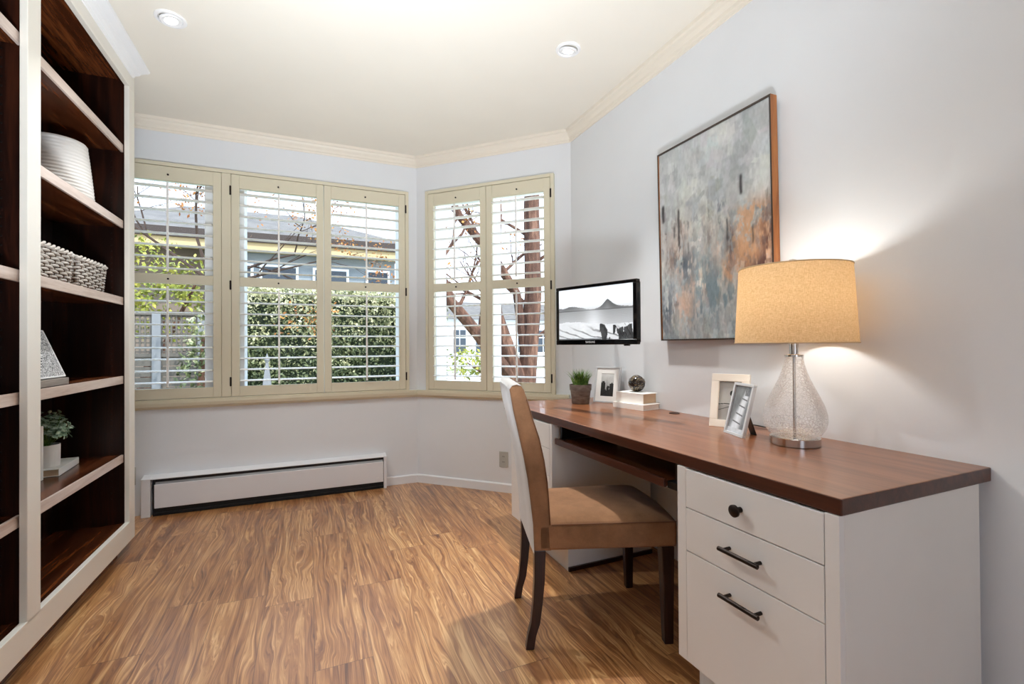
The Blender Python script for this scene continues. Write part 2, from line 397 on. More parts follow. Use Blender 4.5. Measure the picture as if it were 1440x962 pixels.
# shutters --------------------------------------------------------------------
def shutter(x0, x1, Mw, label, hinge):
    root = thing('shutter_panel', label, 'shutter', group='shutter panels in the bay windows')
    root.matrix_world = Mw @ Matrix.Translation((x0, 0, 0))
    w = x1 - x0; st = .051; yf, yb = -.030, -.002
    g = .002
    m = MB()
    m.box(g, st, yf, yb, .757, 2.305); m.box(w - st, w - g, yf, yb, .757, 2.305)
    for a, b in ((.757, .826), (1.525, 1.589), (2.212, 2.305)): m.box(st, w - st, yf + .002, yb - .001, a, b)
    m.build('shutter_frame', M['cream'], root, .0025)
    for (a, b, n) in ((.826, 1.525, 9), (1.589, 2.212, 8)):
        m = MB(); pitch = (b - a) / n
        for i in range(n):
            z = a + pitch * (i + .5); tilt = math.radians(3)
            ring = []
            for k in range(10):
                t_ = 2 * PI * k / 10; u, v = .039 * math.cos(t_), .0058 * math.sin(t_)
                ring.append((u * math.cos(tilt) - v * math.sin(tilt) - .014, z + u * math.sin(tilt) + v * math.cos(tilt)))
            m.loft([[(st + .003, y, zz) for y, zz in ring], [(w - st - .003, y, zz) for y, zz in ring]])
        m.build('louver_slats', M['louver'], root, smooth=50)
        MB().box(w / 2 - .006, w / 2 + .006, -.064, -.053, a + .012, b - .022).build('tilt_rod', M['louver'], root, .002)
    for z in (2.25, 1.556):
        MB().lathe([(.006, 0), (.006, .006), (.003, .008)], n=10, M=Matrix.Translation((w / 2 - .004, yf + .002, z)) @ Matrix.Rotation(PI / 2, 4, 'X')).build('rod_catch', M['bronze'], root)
    if hinge:
        hx = -.003 if hinge < 0 else w + .003
        for z in (2.19, 1.53, .86):
            m = MB(); m.tube([(hx, -.034, z - .032), (hx, -.034, z + .032)], .0048, 8)
            m.box(hx - .006, hx + .006, -.0335, -.0312, z - .030, z + .030)
            m.build('hinge', M['bronze'], root)
    return root
MBK = Matrix.Translation((0, YA, 0))
shutter(-1.157, -.553, MBK, 'cream louvered shutter panel next to the bookcase, left of the wide post', 0)
shutter(-.497, .103, MBK, 'cream louvered shutter panel in the middle of the long window, right of the wide post', -1)
shutter(.103, .707, MBK, 'cream louvered shutter panel of the long window nearest the bay corner', 1)
shutter(.124, .631, MA, 'narrow cream shutter panel of the angled window, nearest the bay corner', 0)
shutter(.631, 1.139, MA, 'narrow cream shutter panel of the angled window, beside the wall-mounted screen', 1)

# baseboard heater --------------------------------------------------------------
hx0, hx1, hd = -.968, .548, .070
h = thing('baseboard_heater', 'long low white baseboard heater under the wide shuttered window', 'heater', (0, YA, 0))
m = MB(); m.box(hx0 + .03, hx1 - .02, -.012, -.001, .02, .26)
m.prism([(-.001, .262), (-.066, .246), (-.066, .240), (-.001, .255)], hx0 + .02, hx1 - .01, 'x')
m.build('heater_housing', M['heater'], h, .002)
MB().box(hx0 + .04, hx1 - .025, -.064, -.057, .052, .207).build('front_panel', M['heater'], h, .003)
MB().prism([(-.060, .204), (-.052, .221), (-.048, .219), (-.056, .202)], hx0 + .045, hx1 - .028, 'x').build('damper', M['heaterfin'], h)
MB().box(hx0 + .03, hx1 - .02, -.050, -.012, .0, .238).build('heating_element', M['heaterdark'], h)
MB().box(hx0 + .032, hx1 - .022, -.062, -.050, .012, .022).build('bottom_rail', M['heaterdark'], h)
for a, b in ((hx0 - .030, hx0 + .02), (hx1 - .022, hx1)):
    MB().prism([(-.001, 0), (-.070, 0), (-.070, .248), (-.001, .264)], a, b, 'x').build('end_cap', M['heater'], h, .003)
m = MB().prism([(.468, .085), (.492, .085), (.486, .098), (.482, .090)], -.0665, -.0635, 'y'); m.build('latch_tab', M['white'], h)

# outlets -------------------------------------------------------------------------
def outlet(Mw, label):
    r = thing('wall_outlet', label, 'outlet'); r.matrix_world = Mw
    MB().box(-.036, .036, -.006, 0, -.058, .058).build('cover_plate', M['plate'], r, .003)
    for z in (.02, -.02):
        m = MB().box(-.014, .014, -.008, -.005, z - .014, z + .014); s = m.build('socket', M['plate'], r, .003)
        MB().box(-.007, -.004, -.0088, -.0075, z - .003, z + .007).box(.004, .007, -.0088, -.0075, z - .003, z + .007).build('slot', M['black'], s)
    return r
outlet(MA @ Matrix.Translation((.754, 0, .245)), 'grey duplex outlet low on the angled wall beside the chair')
outlet(Matrix.Translation((-1.076, YA, .262)), 'grey outlet low on the wall between bookcase and heater')

# recessed ceiling lights ------------------------------------------------------------
def downlight(x, y, tilt, label):
    r = thing('recessed_light', label, 'ceiling light', (x, y, ZC), 0, 'recessed lights in the ceiling')
    MB().lathe([(.063, 0), (.064, -.004), (.060, -.008), (.050, -.009), (.047, -.006), (.047, -.001)], n=48, cap=False).build('trim_ring', M['white'], r, smooth=30)
    T_ = Matrix.Rotation(tilt[0], 4, 'X') @ Matrix.Rotation(tilt[1], 4, 'Y')
    g = MB().lathe([(.045, -.004), (.046, -.010), (.040, -.014), (.027, -.012), (.025, -.004), (.0, -.0035)], n=40, cap=False, M=T_).build('gimbal', M['white'], r, smooth=30)
    MB().lathe([(.024, -.0062), (.0, -.0075)], n=24, cap=False, M=T_).build('lamp_face', M['downbulb'], g)
    return r
downlight(-.583, 2.60, (0, math.radians(-10)), 'round white recessed ceiling light nearest the bookcase, lit')
downlight(1.226, 2.081, (math.radians(14), 0), 'round white recessed ceiling light above the desk side')

# ------------------------------------------------------------------ bookcase
bc = thing('built_in_bookcase', 'tall built-in bookcase with cream face frame and dark mahogany shelves', 'bookcase')
xf, xi, xbk = -.880, -.902, XL + .004
stiles = [(1.04, 1.125), (2.120, 2.206), (3.104, 3.187)]
m = MB()
for a, b in stiles: m.box(xi, xf, a, b, .165, 2.502)
m.box(xi, xf, 1.04, 3.187, .067, .172); m.box(xi, xf, 1.04, 3.187, 2.502, ZC - .002)
m.build('face_frame', M['bookframe'], bc, .002)
# crown on the bookcase, cut square at its far end
bcr = [(0, 0), (.006, 0), (.012, .010), (.030, .016), (.040, .026), (.060, .032), (.074, .036), (.080, .046), (0, .046)]
MB().loft([[(xf + a, y, ZC - .049 + b) for a, b in bcr] for y in (1.02, 3.155)]).build('crown_moulding', M['base'], bc)
MB().box(-.95, -.925, 1.05, 3.08, 0, .067).build('toe_kick', M['mahog_y'], bc)
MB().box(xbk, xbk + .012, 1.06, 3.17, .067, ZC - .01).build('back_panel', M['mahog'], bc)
for a, b in stiles:
    k = .012 if (a > 3 or a < 2) else .03
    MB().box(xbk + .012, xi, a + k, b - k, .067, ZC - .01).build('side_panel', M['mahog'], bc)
bays = [(1.116, 2.147), (2.179, 3.113)]
for a, b in bays:
    MB().box(xbk + .012, xi, a, b, .140, .166).build('bottom_deck', M['mahog_y'], bc)
    MB().box(xbk + .012, xi, a, b, 2.53, 2.55).build('top_panel', M['mahog_y'], bc)
ZS = {1: 2.183, 2: 1.777, 3: 1.368, 4: .949, 5: .531}
for bay, ids in ((1, (1, 2, 3, 4, 5)), (0, (1, 3, 4, 5))):
    a, b = bays[bay]
    for k in ids:
        z = ZS[k]
        s = MB().box(xbk + .013, xi - .016, a + .001, b - .001, z - .037, z).build('shelf', M['mahog_y'], bc)
        MB().box(xi - .016, xi - .006, a + .001, b - .001, z - .040, z + .0005).build('shelf_edge', M['shelfedge'], s, .001)
# rows of shelf pin holes
m = MB()
for yy in (3.1128, 2.1468):
    for x in (-.96, -1.15):
        for k in range(60):
            z = .30 + .032 * k
            m.box(x - .003, x + .003, yy - .0009, yy + .0004, z - .003, z + .003)
m.build('pin_holes', M['black'], bc)['kind'] = 'stuff'

# items on the bookcase ----------------------------------------------------------------
o = thing('ribbed_vessel', 'white ribbed tapered ceramic vessel on the upper bookcase shelf', 'vase', (-1.052, 2.775, ZS[2] + .0012))
pr = [(.126, 0)]
for k in range(66):
    z = .004 + k * .0039; r = .130 - .026 * (z / .262) ** 1.2
    pr.append((r + (.0012, .0, -.0012, .0)[k % 4], z))
pr += [(.100, .264), (.095, .262), (.094, .02)]
MB().lathe(pr, n=64).build('vessel_body', plain('ribbed_ceramic', rgb(214, 211, 207), .6, var=.02), o, smooth=60)

def basket(w, d, h, root):
    """wicker: woven strands round a slightly flared rectangle"""
    def rect(s, k, z):
        W2, D2 = w / 2 * (0.90 + .10 * z / h), d / 2 * (0.90 + .10 * z / h)
        per = [(W2, -D2), (W2, D2), (-W2, D2), (-W2, -D2)]
        seg = s * 4; i = int(seg) % 4; f = seg - int(seg)
        a, b = per[i], per[(i + 1) % 4]
        p = Vector((a[0] + (b[0] - a[0]) * f, a[1] + (b[1] - a[1]) * f)); n = [Vector((1, 0)), Vector((0, 1)), Vector((-1, 0)), Vector((0, -1))][i]
        return p + n * k
    N = 96; stakes = 28; rows = 11
    for part, (mats, cond) in {'weave': (M['wicker'], 0)}.items():
        m = MB()
        for r_ in range(rows):
            z = .010 + (h - .024) * r_ / (rows - 1)
            pts = []
            for i in range(N + 1):
                s = (i % N) / N; q = rect(s, .0042 * math.sin(PI * (s * stakes + r_)), z)
                pts.append((q.x, q.y, z + .0018 * math.sin(2 * PI * s * 9 + r_)))
            m.tube(pts, .0056, 6)
        m.build('weave', mats, root, smooth='all')
    m = MB()
    for i in range(stakes):
        s = (i + .5) / stakes
        p0 = rect(s, 0, 0.004); p1 = rect(s, 0, h)
        m.tube([(p0.x, p0.y, .004), (p1.x, p1.y, h - .004)], .0036, 6)
    m.build('stakes', M['wickerdark'], root)
    m = MB()
    for ph in (0, PI):
        pts = []
        for i in range(2 * N + 1):
            s = (i % (2 * N)) / (2 * N); t_ = 2 * PI * s * 16 + ph; q = rect(s, .006 * math.cos(t_), h - .006)
            pts.append((q.x, q.y, h - .006 + .006 * math.sin(t_)))
        m.tube(pts, .0058, 6)
    m.build('braided_rim', M['wicker'], root, smooth='all')
    W2, D2 = w / 2 * .88, d / 2 * .88
    m = MB().box(-W2, W2, -D2, D2, .001, .007); m.build('basket_bottom', M['wickerdark'], root)
    m = MB().loft([[(-W2 * k, -D2 * k, z), (W2 * k, -D2 * k, z), (W2 * k, D2 * k, z), (-W2 * k, D2 * k, z)] for k, z in ((1.0, .004), (1.075, h - .012))], cap=False)
    m.build('basket_liner', M['wickerdark'], root)
b = thing('wicker_basket', 'grey-white wicker basket on the middle shelf, the one nearer the window', 'basket', (-1.052, 2.868, ZS[3]), 0, 'wicker baskets on the bookcase')
basket(.20, .305, .148, b)
dup(b, (-1.052, 2.505, ZS[3]), 0, 'grey-white wicker basket on the middle shelf, half hidden by the bookcase stile', 'wicker baskets on the bookcase')

# patterned frame leaning on a grey block
p = thing('patterned_tile_frame', 'black and white patterned square frame leaning back on a grey wood foot', 'frame', (-.945, 2.42, ZS[4] + .0012))
MB().box(-.045, .022, -.15, .118, 0, .028).build('wood_foot', M['greywood'], p, .002)
lean = Matrix.Translation((.012, 0, .0325)) @ Matrix.Rotation(math.radians(-21), 4, 'Y')
MB().box(-.018, 0, -.15, .118, 0, .205, lean).build('frame_board', M['white'], p, .002)
def pat(U, V):
    mz = fbm(U, V, 26, 22, 5, 2); lines = (np.sin(mz * 60) > 0) * 1.0
    g = np.where(lines > .5, 225.0, 28.0)
    a = (np.abs((U - .28)) * 1.15 + np.abs(V - .5) * .9) < .42
    up = V > .47
    st = np.where(up, np.sin((U * 1.0 + V * .75) * 75), np.sin((V * 1.4 + U * .25) * 70))
    g = np.where(a, np.where(st > .0, 215.0, 22.0), g)
    g = np.where(a & (np.abs(V - .47) < .015), 235.0, g)
    bord = (U < .03) | (U > .97) | (V < .03) | (V > .97)
    g = np.where(bord, 232.0, g)
    return np.stack([g, g, g], -1)
def ppt(U, V):
    y = -.149 + .266 * U; z = .001 + .203 * V
    P = [lean @ Vector((.0008, a, b)) for a, b in zip(y.ravel(), z.ravel())]
    A = np.array([[q.x, q.y, q.z] for q in P]).reshape(U.shape + (3,)); return A[..., 0], A[..., 1], A[..., 2]
picture('printed_pattern', 160, 130, pat, ppt, M['pattern'], p)

# book, potted plant, upright book on the fifth shelf
def book(root, L, W, T, cover, pages, spine_x=1):
    """lies flat: x = width (spine on +x side when spine_x>0), y = length"""
    c = .003
    m = MB(); m.box(-W / 2, W / 2, -L / 2, L / 2, 0, c); m.box(-W / 2, W / 2, -L / 2, L / 2, T - c, T)
    sx = (W / 2 - c, W / 2) if spine_x > 0 else (-W / 2, -W / 2 + c)
    m.box(sx[0], sx[1], -L / 2, L / 2, c, T - c)
    m.build('book_cover', cover, root, .0012)
    a, b_ = (-W / 2 + .006, W / 2 - c) if spine_x > 0 else (-W / 2 + c, W / 2 - .006)
    MB().box(a, b_, -L / 2 + .005, L / 2 - .005, c, T - c).build('page_block', pages, root)
b = thing('white_book', 'white book lying flat under the small potted plant on the bookcase', 'book', (-1.106, 2.835, ZS[5] + .0012), math.radians(5))
book(b, .262, .150, .032, M['cover'], M['page'])
w = thing('upright_book', 'thin white book standing upright against the potted plant, mostly behind the stile', 'book', (-1.124, 2.652, ZS[5] + .0012), math.radians(2))
m = MB(); m.box(-.070, .070, -.012, -.009, 0, .232); m.box(-.070, .070, .007, .010, 0, .232); m.box(.067, .070, -.009, .007, 0, .232); m.build('book_cover', M['cover'], w, .001)
MB().box(-.066, .067, -.009, .007, .003, .229).build('page_block', M['pagewhite'], w)
ZB = ZS[5] + .0335
p = thing('potted_plant', 'small bushy sage-green plant in a white cylindrical pot on the white book', 'plant', (-1.094, 2.782, ZB))
MB().lathe([(.046, 0), (.049, .004), (.050, .100), (.046, .100), (.045, .082), (0, .082)], n=40).build('pot', M['whitematte'], p, smooth=40)
MB().lathe([(.0445, .083), (.0, .090)], n=24, cap=False).build('soil', M['soil'], p)
m = MB(); st = MB()
for k in range(190):
    a = random.uniform(0, 2 * PI); el = math.acos(random.uniform(-.25, 1)); R_ = .088 * random.uniform(.5, 1.0)
    c = Vector((math.cos(a) * math.sin(el) * R_ * 1.0, math.sin(a) * math.sin(el) * R_, .155 + math.cos(el) * R_ * 1.1))
    if k % 4 == 0: st.tube([(0, 0, .08), tuple(c * .5 + Vector((0, 0, .05))), tuple(c)], .0012, 5)
    n = (c - Vector((0, 0, .13))).normalized() + Vector((random.uniform(-.6, .6), random.uniform(-.6, .6), random.uniform(-.3, .8))); n.normalize()
    t_ = n.orthogonal().normalized(); q = n.cross(t_); t_ = (t_ * math.cos(a) + q * math.sin(a)).normalized(); q = n.cross(t_)
    L = random.uniform(.010, .017)
    for sgn in (1, -1):
        vs = [c] + [c + t_ * sgn * L * x + q * L * y + n * L * z for x, y, z in ((.5, -.5, .15), (1.2, -.55, .3), (1.8, 0, .2), (1.2, .55, .3), (.5, .5, .15))]
        m.add([tuple(v) for v in vs], [(0, 1, 2, 3), (0, 3, 4, 5)])
m.build('foliage', M['sageleaf'], p); st.build('stems', M['grassleaf'], p)

# ------------------------------------------------------------------ desk
DX, DZ, DT = 1.069, .7575, .038
CX = 1.066
d = tag(MB().box(DX, XR - .001, .658, 2.594, DZ - DT, DZ).build('desktop', [M['desk']], None, .003), 'long reddish-brown wood desktop running along the right wall', 'desktop')
# edge banding as a darker face material
d.data.materials.append(M['deskedge'])
for pl in d.data.polygons:
    if abs(pl.normal.z) < .5: pl.material_index = 1
def drawer_cabinet(y0, y1, label, st0, st1, end_panel):
    r = thing('drawer_cabinet', label, 'cabinet', (0, 0, 0), 0, 'drawer cabinets under the desktop')
    zt = DZ - DT - .001
    m = MB(); xb_ = 1.655
    prof_ = [(CX + .018, .124), (CX + .085, .124), (CX + .085, 0), (xb_, 0), (xb_, zt), (CX + .018, zt)]
    m.prism(prof_, y0, y0 + .018, 'y'); m.prism(prof_, y1 - .018, y1, 'y')
    m.box(CX + .03, xb_, y0 + .018, y1 - .018, .125, .143); m.box(xb_ - .012, xb_, y0 + .018, y1 - .018, .143, zt)
    m.box(CX + .085, CX + .10, y0 + .018, y1 - .018, 0, .125)
    m.build('carcass', M['cabside'], r, .001)
    MB().box(CX, CX + .018, y0, y0 + st0, .124, zt).build('face_stile', M['cab'], r, .001); MB().box(CX, CX + .018, y1 - st1, y1, .124, zt).build('face_stile', M['cab'], r, .001)
    m = MB().box(CX + .018, CX + .03, y0 + st0, y1 - st1, .126, zt - .003); m.build('drawer_gap', M['black'], r)
    return r
def drawer(r, y0, y1, z0, z1, pull):
    g = .0016
    f = MB().box(CX - .001, CX + .017, y0 + g, y1 - g, z0 + g, z1 - g).build('drawer', M['cab'], r, .0012)
    yc = (y0 + y1) / 2
    if pull == 'knob':
        Mk = Matrix.Translation((CX - .001, yc + .012, z1 - .064)) @ Matrix.Rotation(-PI / 2, 4, 'Y')
        MB().lathe([(.008, 0), (.0075, .008), (.006, .014), (.011, .018), (.0165, .021), (.0165, .026), (.012, .030), (0, .031)], n=28, M=Mk).build('knob', M['bronze'], f, smooth=40)
    else:
        m = MB(); zc = pull; x = CX - .029
        m.tube([(x, yc - .062, zc), (x, yc + .062, zc)], .0062, 12)
        for s in (-.048, .048): m.tube([(CX - .001, yc + s, zc), (x, yc + s, zc)], .0050, 10)
        m.build('handle', M['bronze'], f, smooth=40)
rc_ = drawer_cabinet(.662, 1.155, 'white three-drawer cabinet at the near end of the desk', .032, .036, -1)
drawer(rc_, .694, 1.119, .597, DZ - DT - .003, 'knob'); drawer(rc_, .694, 1.119, .465, .597, .535); drawer(rc_, .694, 1.119, .124, .465, .406)
lc_ = drawer_cabinet(1.99, 2.482, 'white drawer cabinet at the window end of the desk, behind the chair', .022, .036, 1)
drawer(lc_, 2.012, 2.446, .597, DZ - DT - .003, 'knob'); drawer(lc_, 2.012, 2.446, .465, .597, .535); drawer(lc_, 2.012, 2.446, .124, .465, .406)
MB().box(CX + .085, 1.655, 1.980, 1.990, 0, .020).build('base_shoe', M['legwood'], lc_)
# pull-out keyboard tray
kt = thing('keyboard_tray', 'dark wood pull-out keyboard tray under the desktop, above the chair seat', 'keyboard tray')
MB().box(1.082, 1.40, 1.222, 1.945, .632, .648).build('tray_board', M['mahog_y'], kt, .001)
MB().box(1.070, 1.084, 1.222, 1.968, .628, .656).build('front_lip', M['deskedge'], kt, .002)
for a, b in ((1.165, 1.221), (1.946, 1.980)):
    m = MB(); m.box(1.084, 1.42, a, b, .626, .650); m.box(1.10, 1.42, (a + b) / 2 - .008, (a + b) / 2 + .008, .650, DZ - DT - .001)
    m.build('slide_bracket', M['black'], kt, .002)

# ------------------------------------------------------------------ chair
RN, RF, FN, FF = [Vector(p) for p in ((.725, 1.526), (.838, 1.899), (1.212, 1.347), (1.34, 1.775))]
ch = thing('dining_chair', 'tan suede upholstered chair with dark wooden legs pulled up to the desk', 'chair', (1.03, 1.637, 0))
O = Vector((1.03, 1.637))
dn = (FN - RN).normalized(); df_ = (FF - RF).normalized()
def CP(s, t, z):
    """chair point: s metres forward of the rear feet, t 0..1 near to far side, z up"""
    a = RN + dn * s; b = RF + df_ * s; q = a + (b - a) * t - O
    return (q.x, q.y, z)
def side_t(e): return e  # near/far fraction
# backrest: slab lofted from near to far side, rounded at the edges
front = [(.083, .36), (.078, .452), (.074, .53), (.069, .60), (.058, .68), (.040, .763), (.018, .83), (-.004, .905), (-.016, .938)]
rear = [(-.026, .953), (-.046, .959), (-.062, .955), (-.071, .944), (-.059, .872), (-.041, .79), (-.023, .706), (-.008, .623), (.002, .541), (.011, .458), (.015, .36)]
outl = front + rear
cs = sum(p[0] for p in outl) / len(outl)
rings = []
for t_, k in ((.0, .72), (.008, .90), (.03, 1.0), (.5, 1.03), (.97, 1.0), (.992, .90), (1.0, .72)):
    ring = []
    for (s, z) in outl:
        # shrink towards the slab's own centre line for soft edges
        zz = z; mid = np.interp(zz, [.36, .46, .54, .7, .8, .95], [.049, .045, .039, .017, -.006, -.044])
        sk = mid + (s - mid) * k; top = .959 - (1 - k) * .05
        ring.append(CP(sk, t_, min(z, top) if z > .9 else z))
    rings.append(ring)
br = MB().loft(rings).build('backrest', M['suede'], ch, smooth=60)
# thin shell just behind the slab: window light on the suede, painted in pale
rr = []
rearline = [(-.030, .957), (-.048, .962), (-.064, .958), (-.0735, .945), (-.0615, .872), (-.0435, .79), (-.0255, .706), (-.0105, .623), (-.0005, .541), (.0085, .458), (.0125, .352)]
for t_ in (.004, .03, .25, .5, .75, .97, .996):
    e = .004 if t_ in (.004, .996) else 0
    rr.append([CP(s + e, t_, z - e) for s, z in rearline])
MB().loft(rr, cap=False, closed=False).build('rear_sheen_shell', M['suede_back'], br, smooth='all')
bpy.data.objects['rear_sheen_shell']['label'] = 'rear face with window sheen painted in pale grey'
# seat: box with crowned top
zs0, zs1 = .358, .452
rings = []
S = np.linspace(.03, .542, 17); Tt = np.linspace(0, 1, 17)
verts = []; faces = []
for i, s in enumerate(S):
    for j, t_ in enumerate(Tt):
        cu = (max(0, 1 - (2 * t_ - 1) ** 4)) ** .6 * (max(0, 1 - max(0, (s - .30) / .242) ** 4)) ** .6
        wave = .012 * math.sin(PI * t_)
        verts.append(CP(s + (.018 * math.sin(PI * t_) if i == 16 else 0), t_, zs1 + .026 * cu))
n = 17
for i in range(n - 1):
    for j in range(n - 1): faces.append((i * n + j, i * n + j + 1, (i + 1) * n + j + 1, (i + 1) * n + j))
bot = len(verts)
per = [(0, j) for j in range(n)] + [(i, n - 1) for i in range(1, n)] + [(n - 1, j) for j in range(n - 2, -1, -1)] + [(i, 0) for i in range(n - 2, 0, -1)]
for i, j in per:
    s, t_ = S[i], Tt[j]; verts.append(CP(s + (.018 * math.sin(PI * t_) if i == 16 else 0), t_, zs0))
np_ = len(per)
for k in range(np_):
    a, b_ = per[k], per[(k + 1) % np_]
    faces.append((a[0] * n + a[1], b_[0] * n + b_[1], bot + (k + 1) % np_, bot + k))
faces.append(tuple(range(bot, bot + np_)))
m = MB(); m.add(verts, faces)
seat = m.build('seat', M['suede'], ch, .010, 3, smooth=50)
# seam piping along the seat top edge and up the backrest side
m = MB(); m.tube([CP(s, -.002, zs1 - .001) for s in np.linspace(.08, .538, 12)], .0022, 6)
m.build('seat_piping', M['piping'], seat)
m = MB(); m.tube([CP(s - .004, -.001, z) for s, z in front[1:-1]], .0020, 6); m.build('back_piping', M['piping'], br)
# legs
def leg(name, sec):
    """sec: list of (center s, center t-offset metres, z, half size s, half size t)"""
    rings = []
    for (s, t_, z, a, b_) in sec:
        rings.append([CP(s - a, t_ - b_, z), CP(s + a, t_ - b_, z), CP(s + a, t_ + b_, z), CP(s - a, t_ + b_, z)])
    return MB().loft(rings).build('leg', M['legwood'], ch, .003)
for t0 in (.055, .945):
    leg('leg', [(.000, t0, 0, .0150, .036), (.008, t0, .05, .0155, .038), (.021, t0, .094, .0165, .040), (.030, t0, .17, .0175, .044), (.036, t0, .25, .019, .047), (.038, t0, .359, .0205, .050)])
for t0 in (.05, .95):
    leg('leg', [(.512, t0, 0, .016, .036), (.510, t0, .20, .020, .044), (.508, t0, .359, .024, .048)])

# ------------------------------------------------------------------ wall screen
A_, B_ = Vector((1.210, 2.200)), Vector((1.370, 1.731))
ang = math.atan2((B_ - A_).y, (B_ - A_).x); Wm = (B_ - A_).length
tv = thing('wall_monitor', 'black flat screen on a wall arm showing a grey lake and mountains', 'monitor', (A_.x, A_.y, 1.10), ang)
# local: x along the screen (left to right seen from the room), -y toward the viewer, z up
m = MB(); bz = .016
m.box(0, Wm, 0, .028, 0, .026); m.box(0, Wm, 0, .028, .302 - bz, .302); m.box(0, bz, 0, .028, .026, .302 - bz); m.box(Wm - bz - .006, Wm, 0, .028, .026, .302 - bz)
m.build('bezel', M['blackgloss'], tv, .003)
MB().box(.006, Wm - .006, .012, .045, .008, .294).build('back_cover', M['black'], tv, .006)
MB().box(.42, .446, .004, .022, -.006, .001).build('sensor_window', M['black'], tv, .002)
def lake(U, V):
    g = 214 + 34 * sstep(.55, .75, V) - 16 * sstep(.8, 1.0, V) * fbm(U, V, 4, 5, 3)
    g = g + 14 * (fbm(U, V, 5, 9, 9) - .5) * sstep(.5, .9, V)
    hill = .60 + .07 * np.exp(-((U - .20) / .13) ** 2) + .03 * np.exp(-((U - .02) / .05) ** 2) + .035 * fbm(U, V * 0, 14, 1, 21, 3) - .03
    hill = np.maximum(hill, .575 + .155 * np.exp(-(np.abs(U - .685) / .075) ** 1.5) + .03 * np.exp(-((U - .8) / .2) ** 2))
    haze = 128 - 40 * np.exp(-((U - .72) / .16) ** 2) - 20 * np.exp(-((U - .15) / .12) ** 2) + 40 * np.exp(-((U - .45) / .10) ** 2)
    g = np.where((V < hill) & (V > .57), haze + 25 * (hill - V) / .1, g)
    water = 150 + 40 * np.exp(-((U - .5) / .12) ** 2) + 34 * (.57 - V) / .25 + 8 * np.sin(V * 240 + 6 * fbm(U, V, 8, 8, 4))
    g = np.where(V <= .57, water, g); g = np.where((V <= .575) & (V > .555), 96 + 50 * np.exp(-((U - .45) / .14) ** 2), g)
    sh = .33 + .02 * np.sin(U * 7) - .05 * U + .02 * fbm(U, V, 20, 6, 6)
    pp = (V - .34) / (U * .55 + .9); plank = np.sin(60 * (V + .35 * U) * (1.2 - V) + 7 * fbm(U, V, 4, 4, 2))
    dk = 236 - 26 * fbm(U, V, 14, 14, 8) - 95 * sstep(.72, .95, plank) * sstep(.30, .10, V)
    g = np.where(V < sh, dk, g)
    post = (U > .58) & (V < .17 + .13 * vnoise(U, V * 0, 22, 1, 17) + .10 * (U - .6)) & (fbm(U, V, 26, 3, 71, 2) > .44)
    g = np.where(post, 30 + 70 * fbm(U, V, 40, 10, 33), g)
    reed = (U > .86) & (V < .30) & (np.abs(np.sin((U + .35 * V) * 60)) < .12); g = np.where(reed, 22, g)
    g = np.where((V < .02) & (U < .6), 120, g); g = np.clip(g, 0, 255)
    return np.stack([g * .985, g, g * 1.01], -1).clip(0, 255)
picture('screen', 200, 124, lake, lambda U, V: (bz + (Wm - 2 * bz - .006) * U, .006 + 0 * U, .026 + (.302 - bz - .026) * V), M['screen'], tv)
fc = bpy.data.curves.new('screen_logo', 'FONT'); fc.body = 'SAMSUNG'; fc.size = .013; fc.align_x = 'CENTER'; fc.align_y = 'CENTER'
ft = bpy.data.objects.new('tmp_logo', fc); COL.objects.link(ft)
dg = bpy.context.evaluated_depsgraph_get(); lm = bpy.data.meshes.new_from_object(ft.evaluated_get(dg)); bpy.data.objects.remove(ft)
lo = bpy.data.objects.new('logo_lettering', lm); COL.objects.link(lo); lo.parent = tv; lo.location = (Wm * .46, -.0008, .013); lo.rotation_euler = (PI / 2, 0, 0)
lm.materials.clear(); lm.materials.append(M['white'])
arm = MB(); bx = Wm * .55
arm.box(bx - .05, bx + .05, .045, .052, .10, .20)
Rm = Matrix.Translation((A_.x, A_.y, 1.10)) @ Matrix.Rotation(ang, 4, 'Z'); inv = Rm.inverted()
wp = inv @ Vector((XR - .012, 2.38, 1.25)); kp = Vector((bx - .06, .13, .15))
arm.tube([(bx, .05, .15), tuple(kp)], .011, 10); arm.tube([tuple(kp), tuple(wp)], .011, 10)
arm.tube([tuple(kp + Vector((0, 0, -.03))), tuple(kp + Vector((0, 0, .03)))], .016, 12)
arm.build('swing_arm', M['blackmetal'], tv)
Wl = inv @ (Matrix.Translation((XR, 2.38, 1.25)))
MB().box(-.014, -.001, -.035, .035, -.09, .09, Wl).build('wall_plate', M['blackmetal'], tv, .002)

# ------------------------------------------------------------------ painting
pw, phh, pd = .650, .960, .036
pt = thing('framed_painting', 'large abstract painting in grey, blue and peach with slim walnut frame', 'painting', (XR - .002, 1.271, 1.119))
tilt = Matrix.Translation((-.001, 0, 0)) @ Matrix.Rotation(-math.atan(.016 / phh), 4, 'Y')
m = MB(); fr = .007
m.box(-pd, 0, 0, fr, 0, phh, tilt); m.box(-pd, 0, pw - fr, pw, 0, phh, tilt)
m.box(-pd, 0, fr, pw - fr, 0, fr, tilt); m.box(-pd, 0, fr, pw - fr, phh - fr, phh, tilt)
fo = m.build('frame', [M['walnut'], M['darkframe']], pt)
for pl in fo.data.polygons:
    if pl.normal.x < -.7 or abs(pl.normal.z) > .7 or pl.normal.y > .7: pl.material_index = 1
MB().box(-pd + .010, -.006, fr, pw - fr, fr, phh - fr, tilt).build('stretcher', M['mat'], pt)
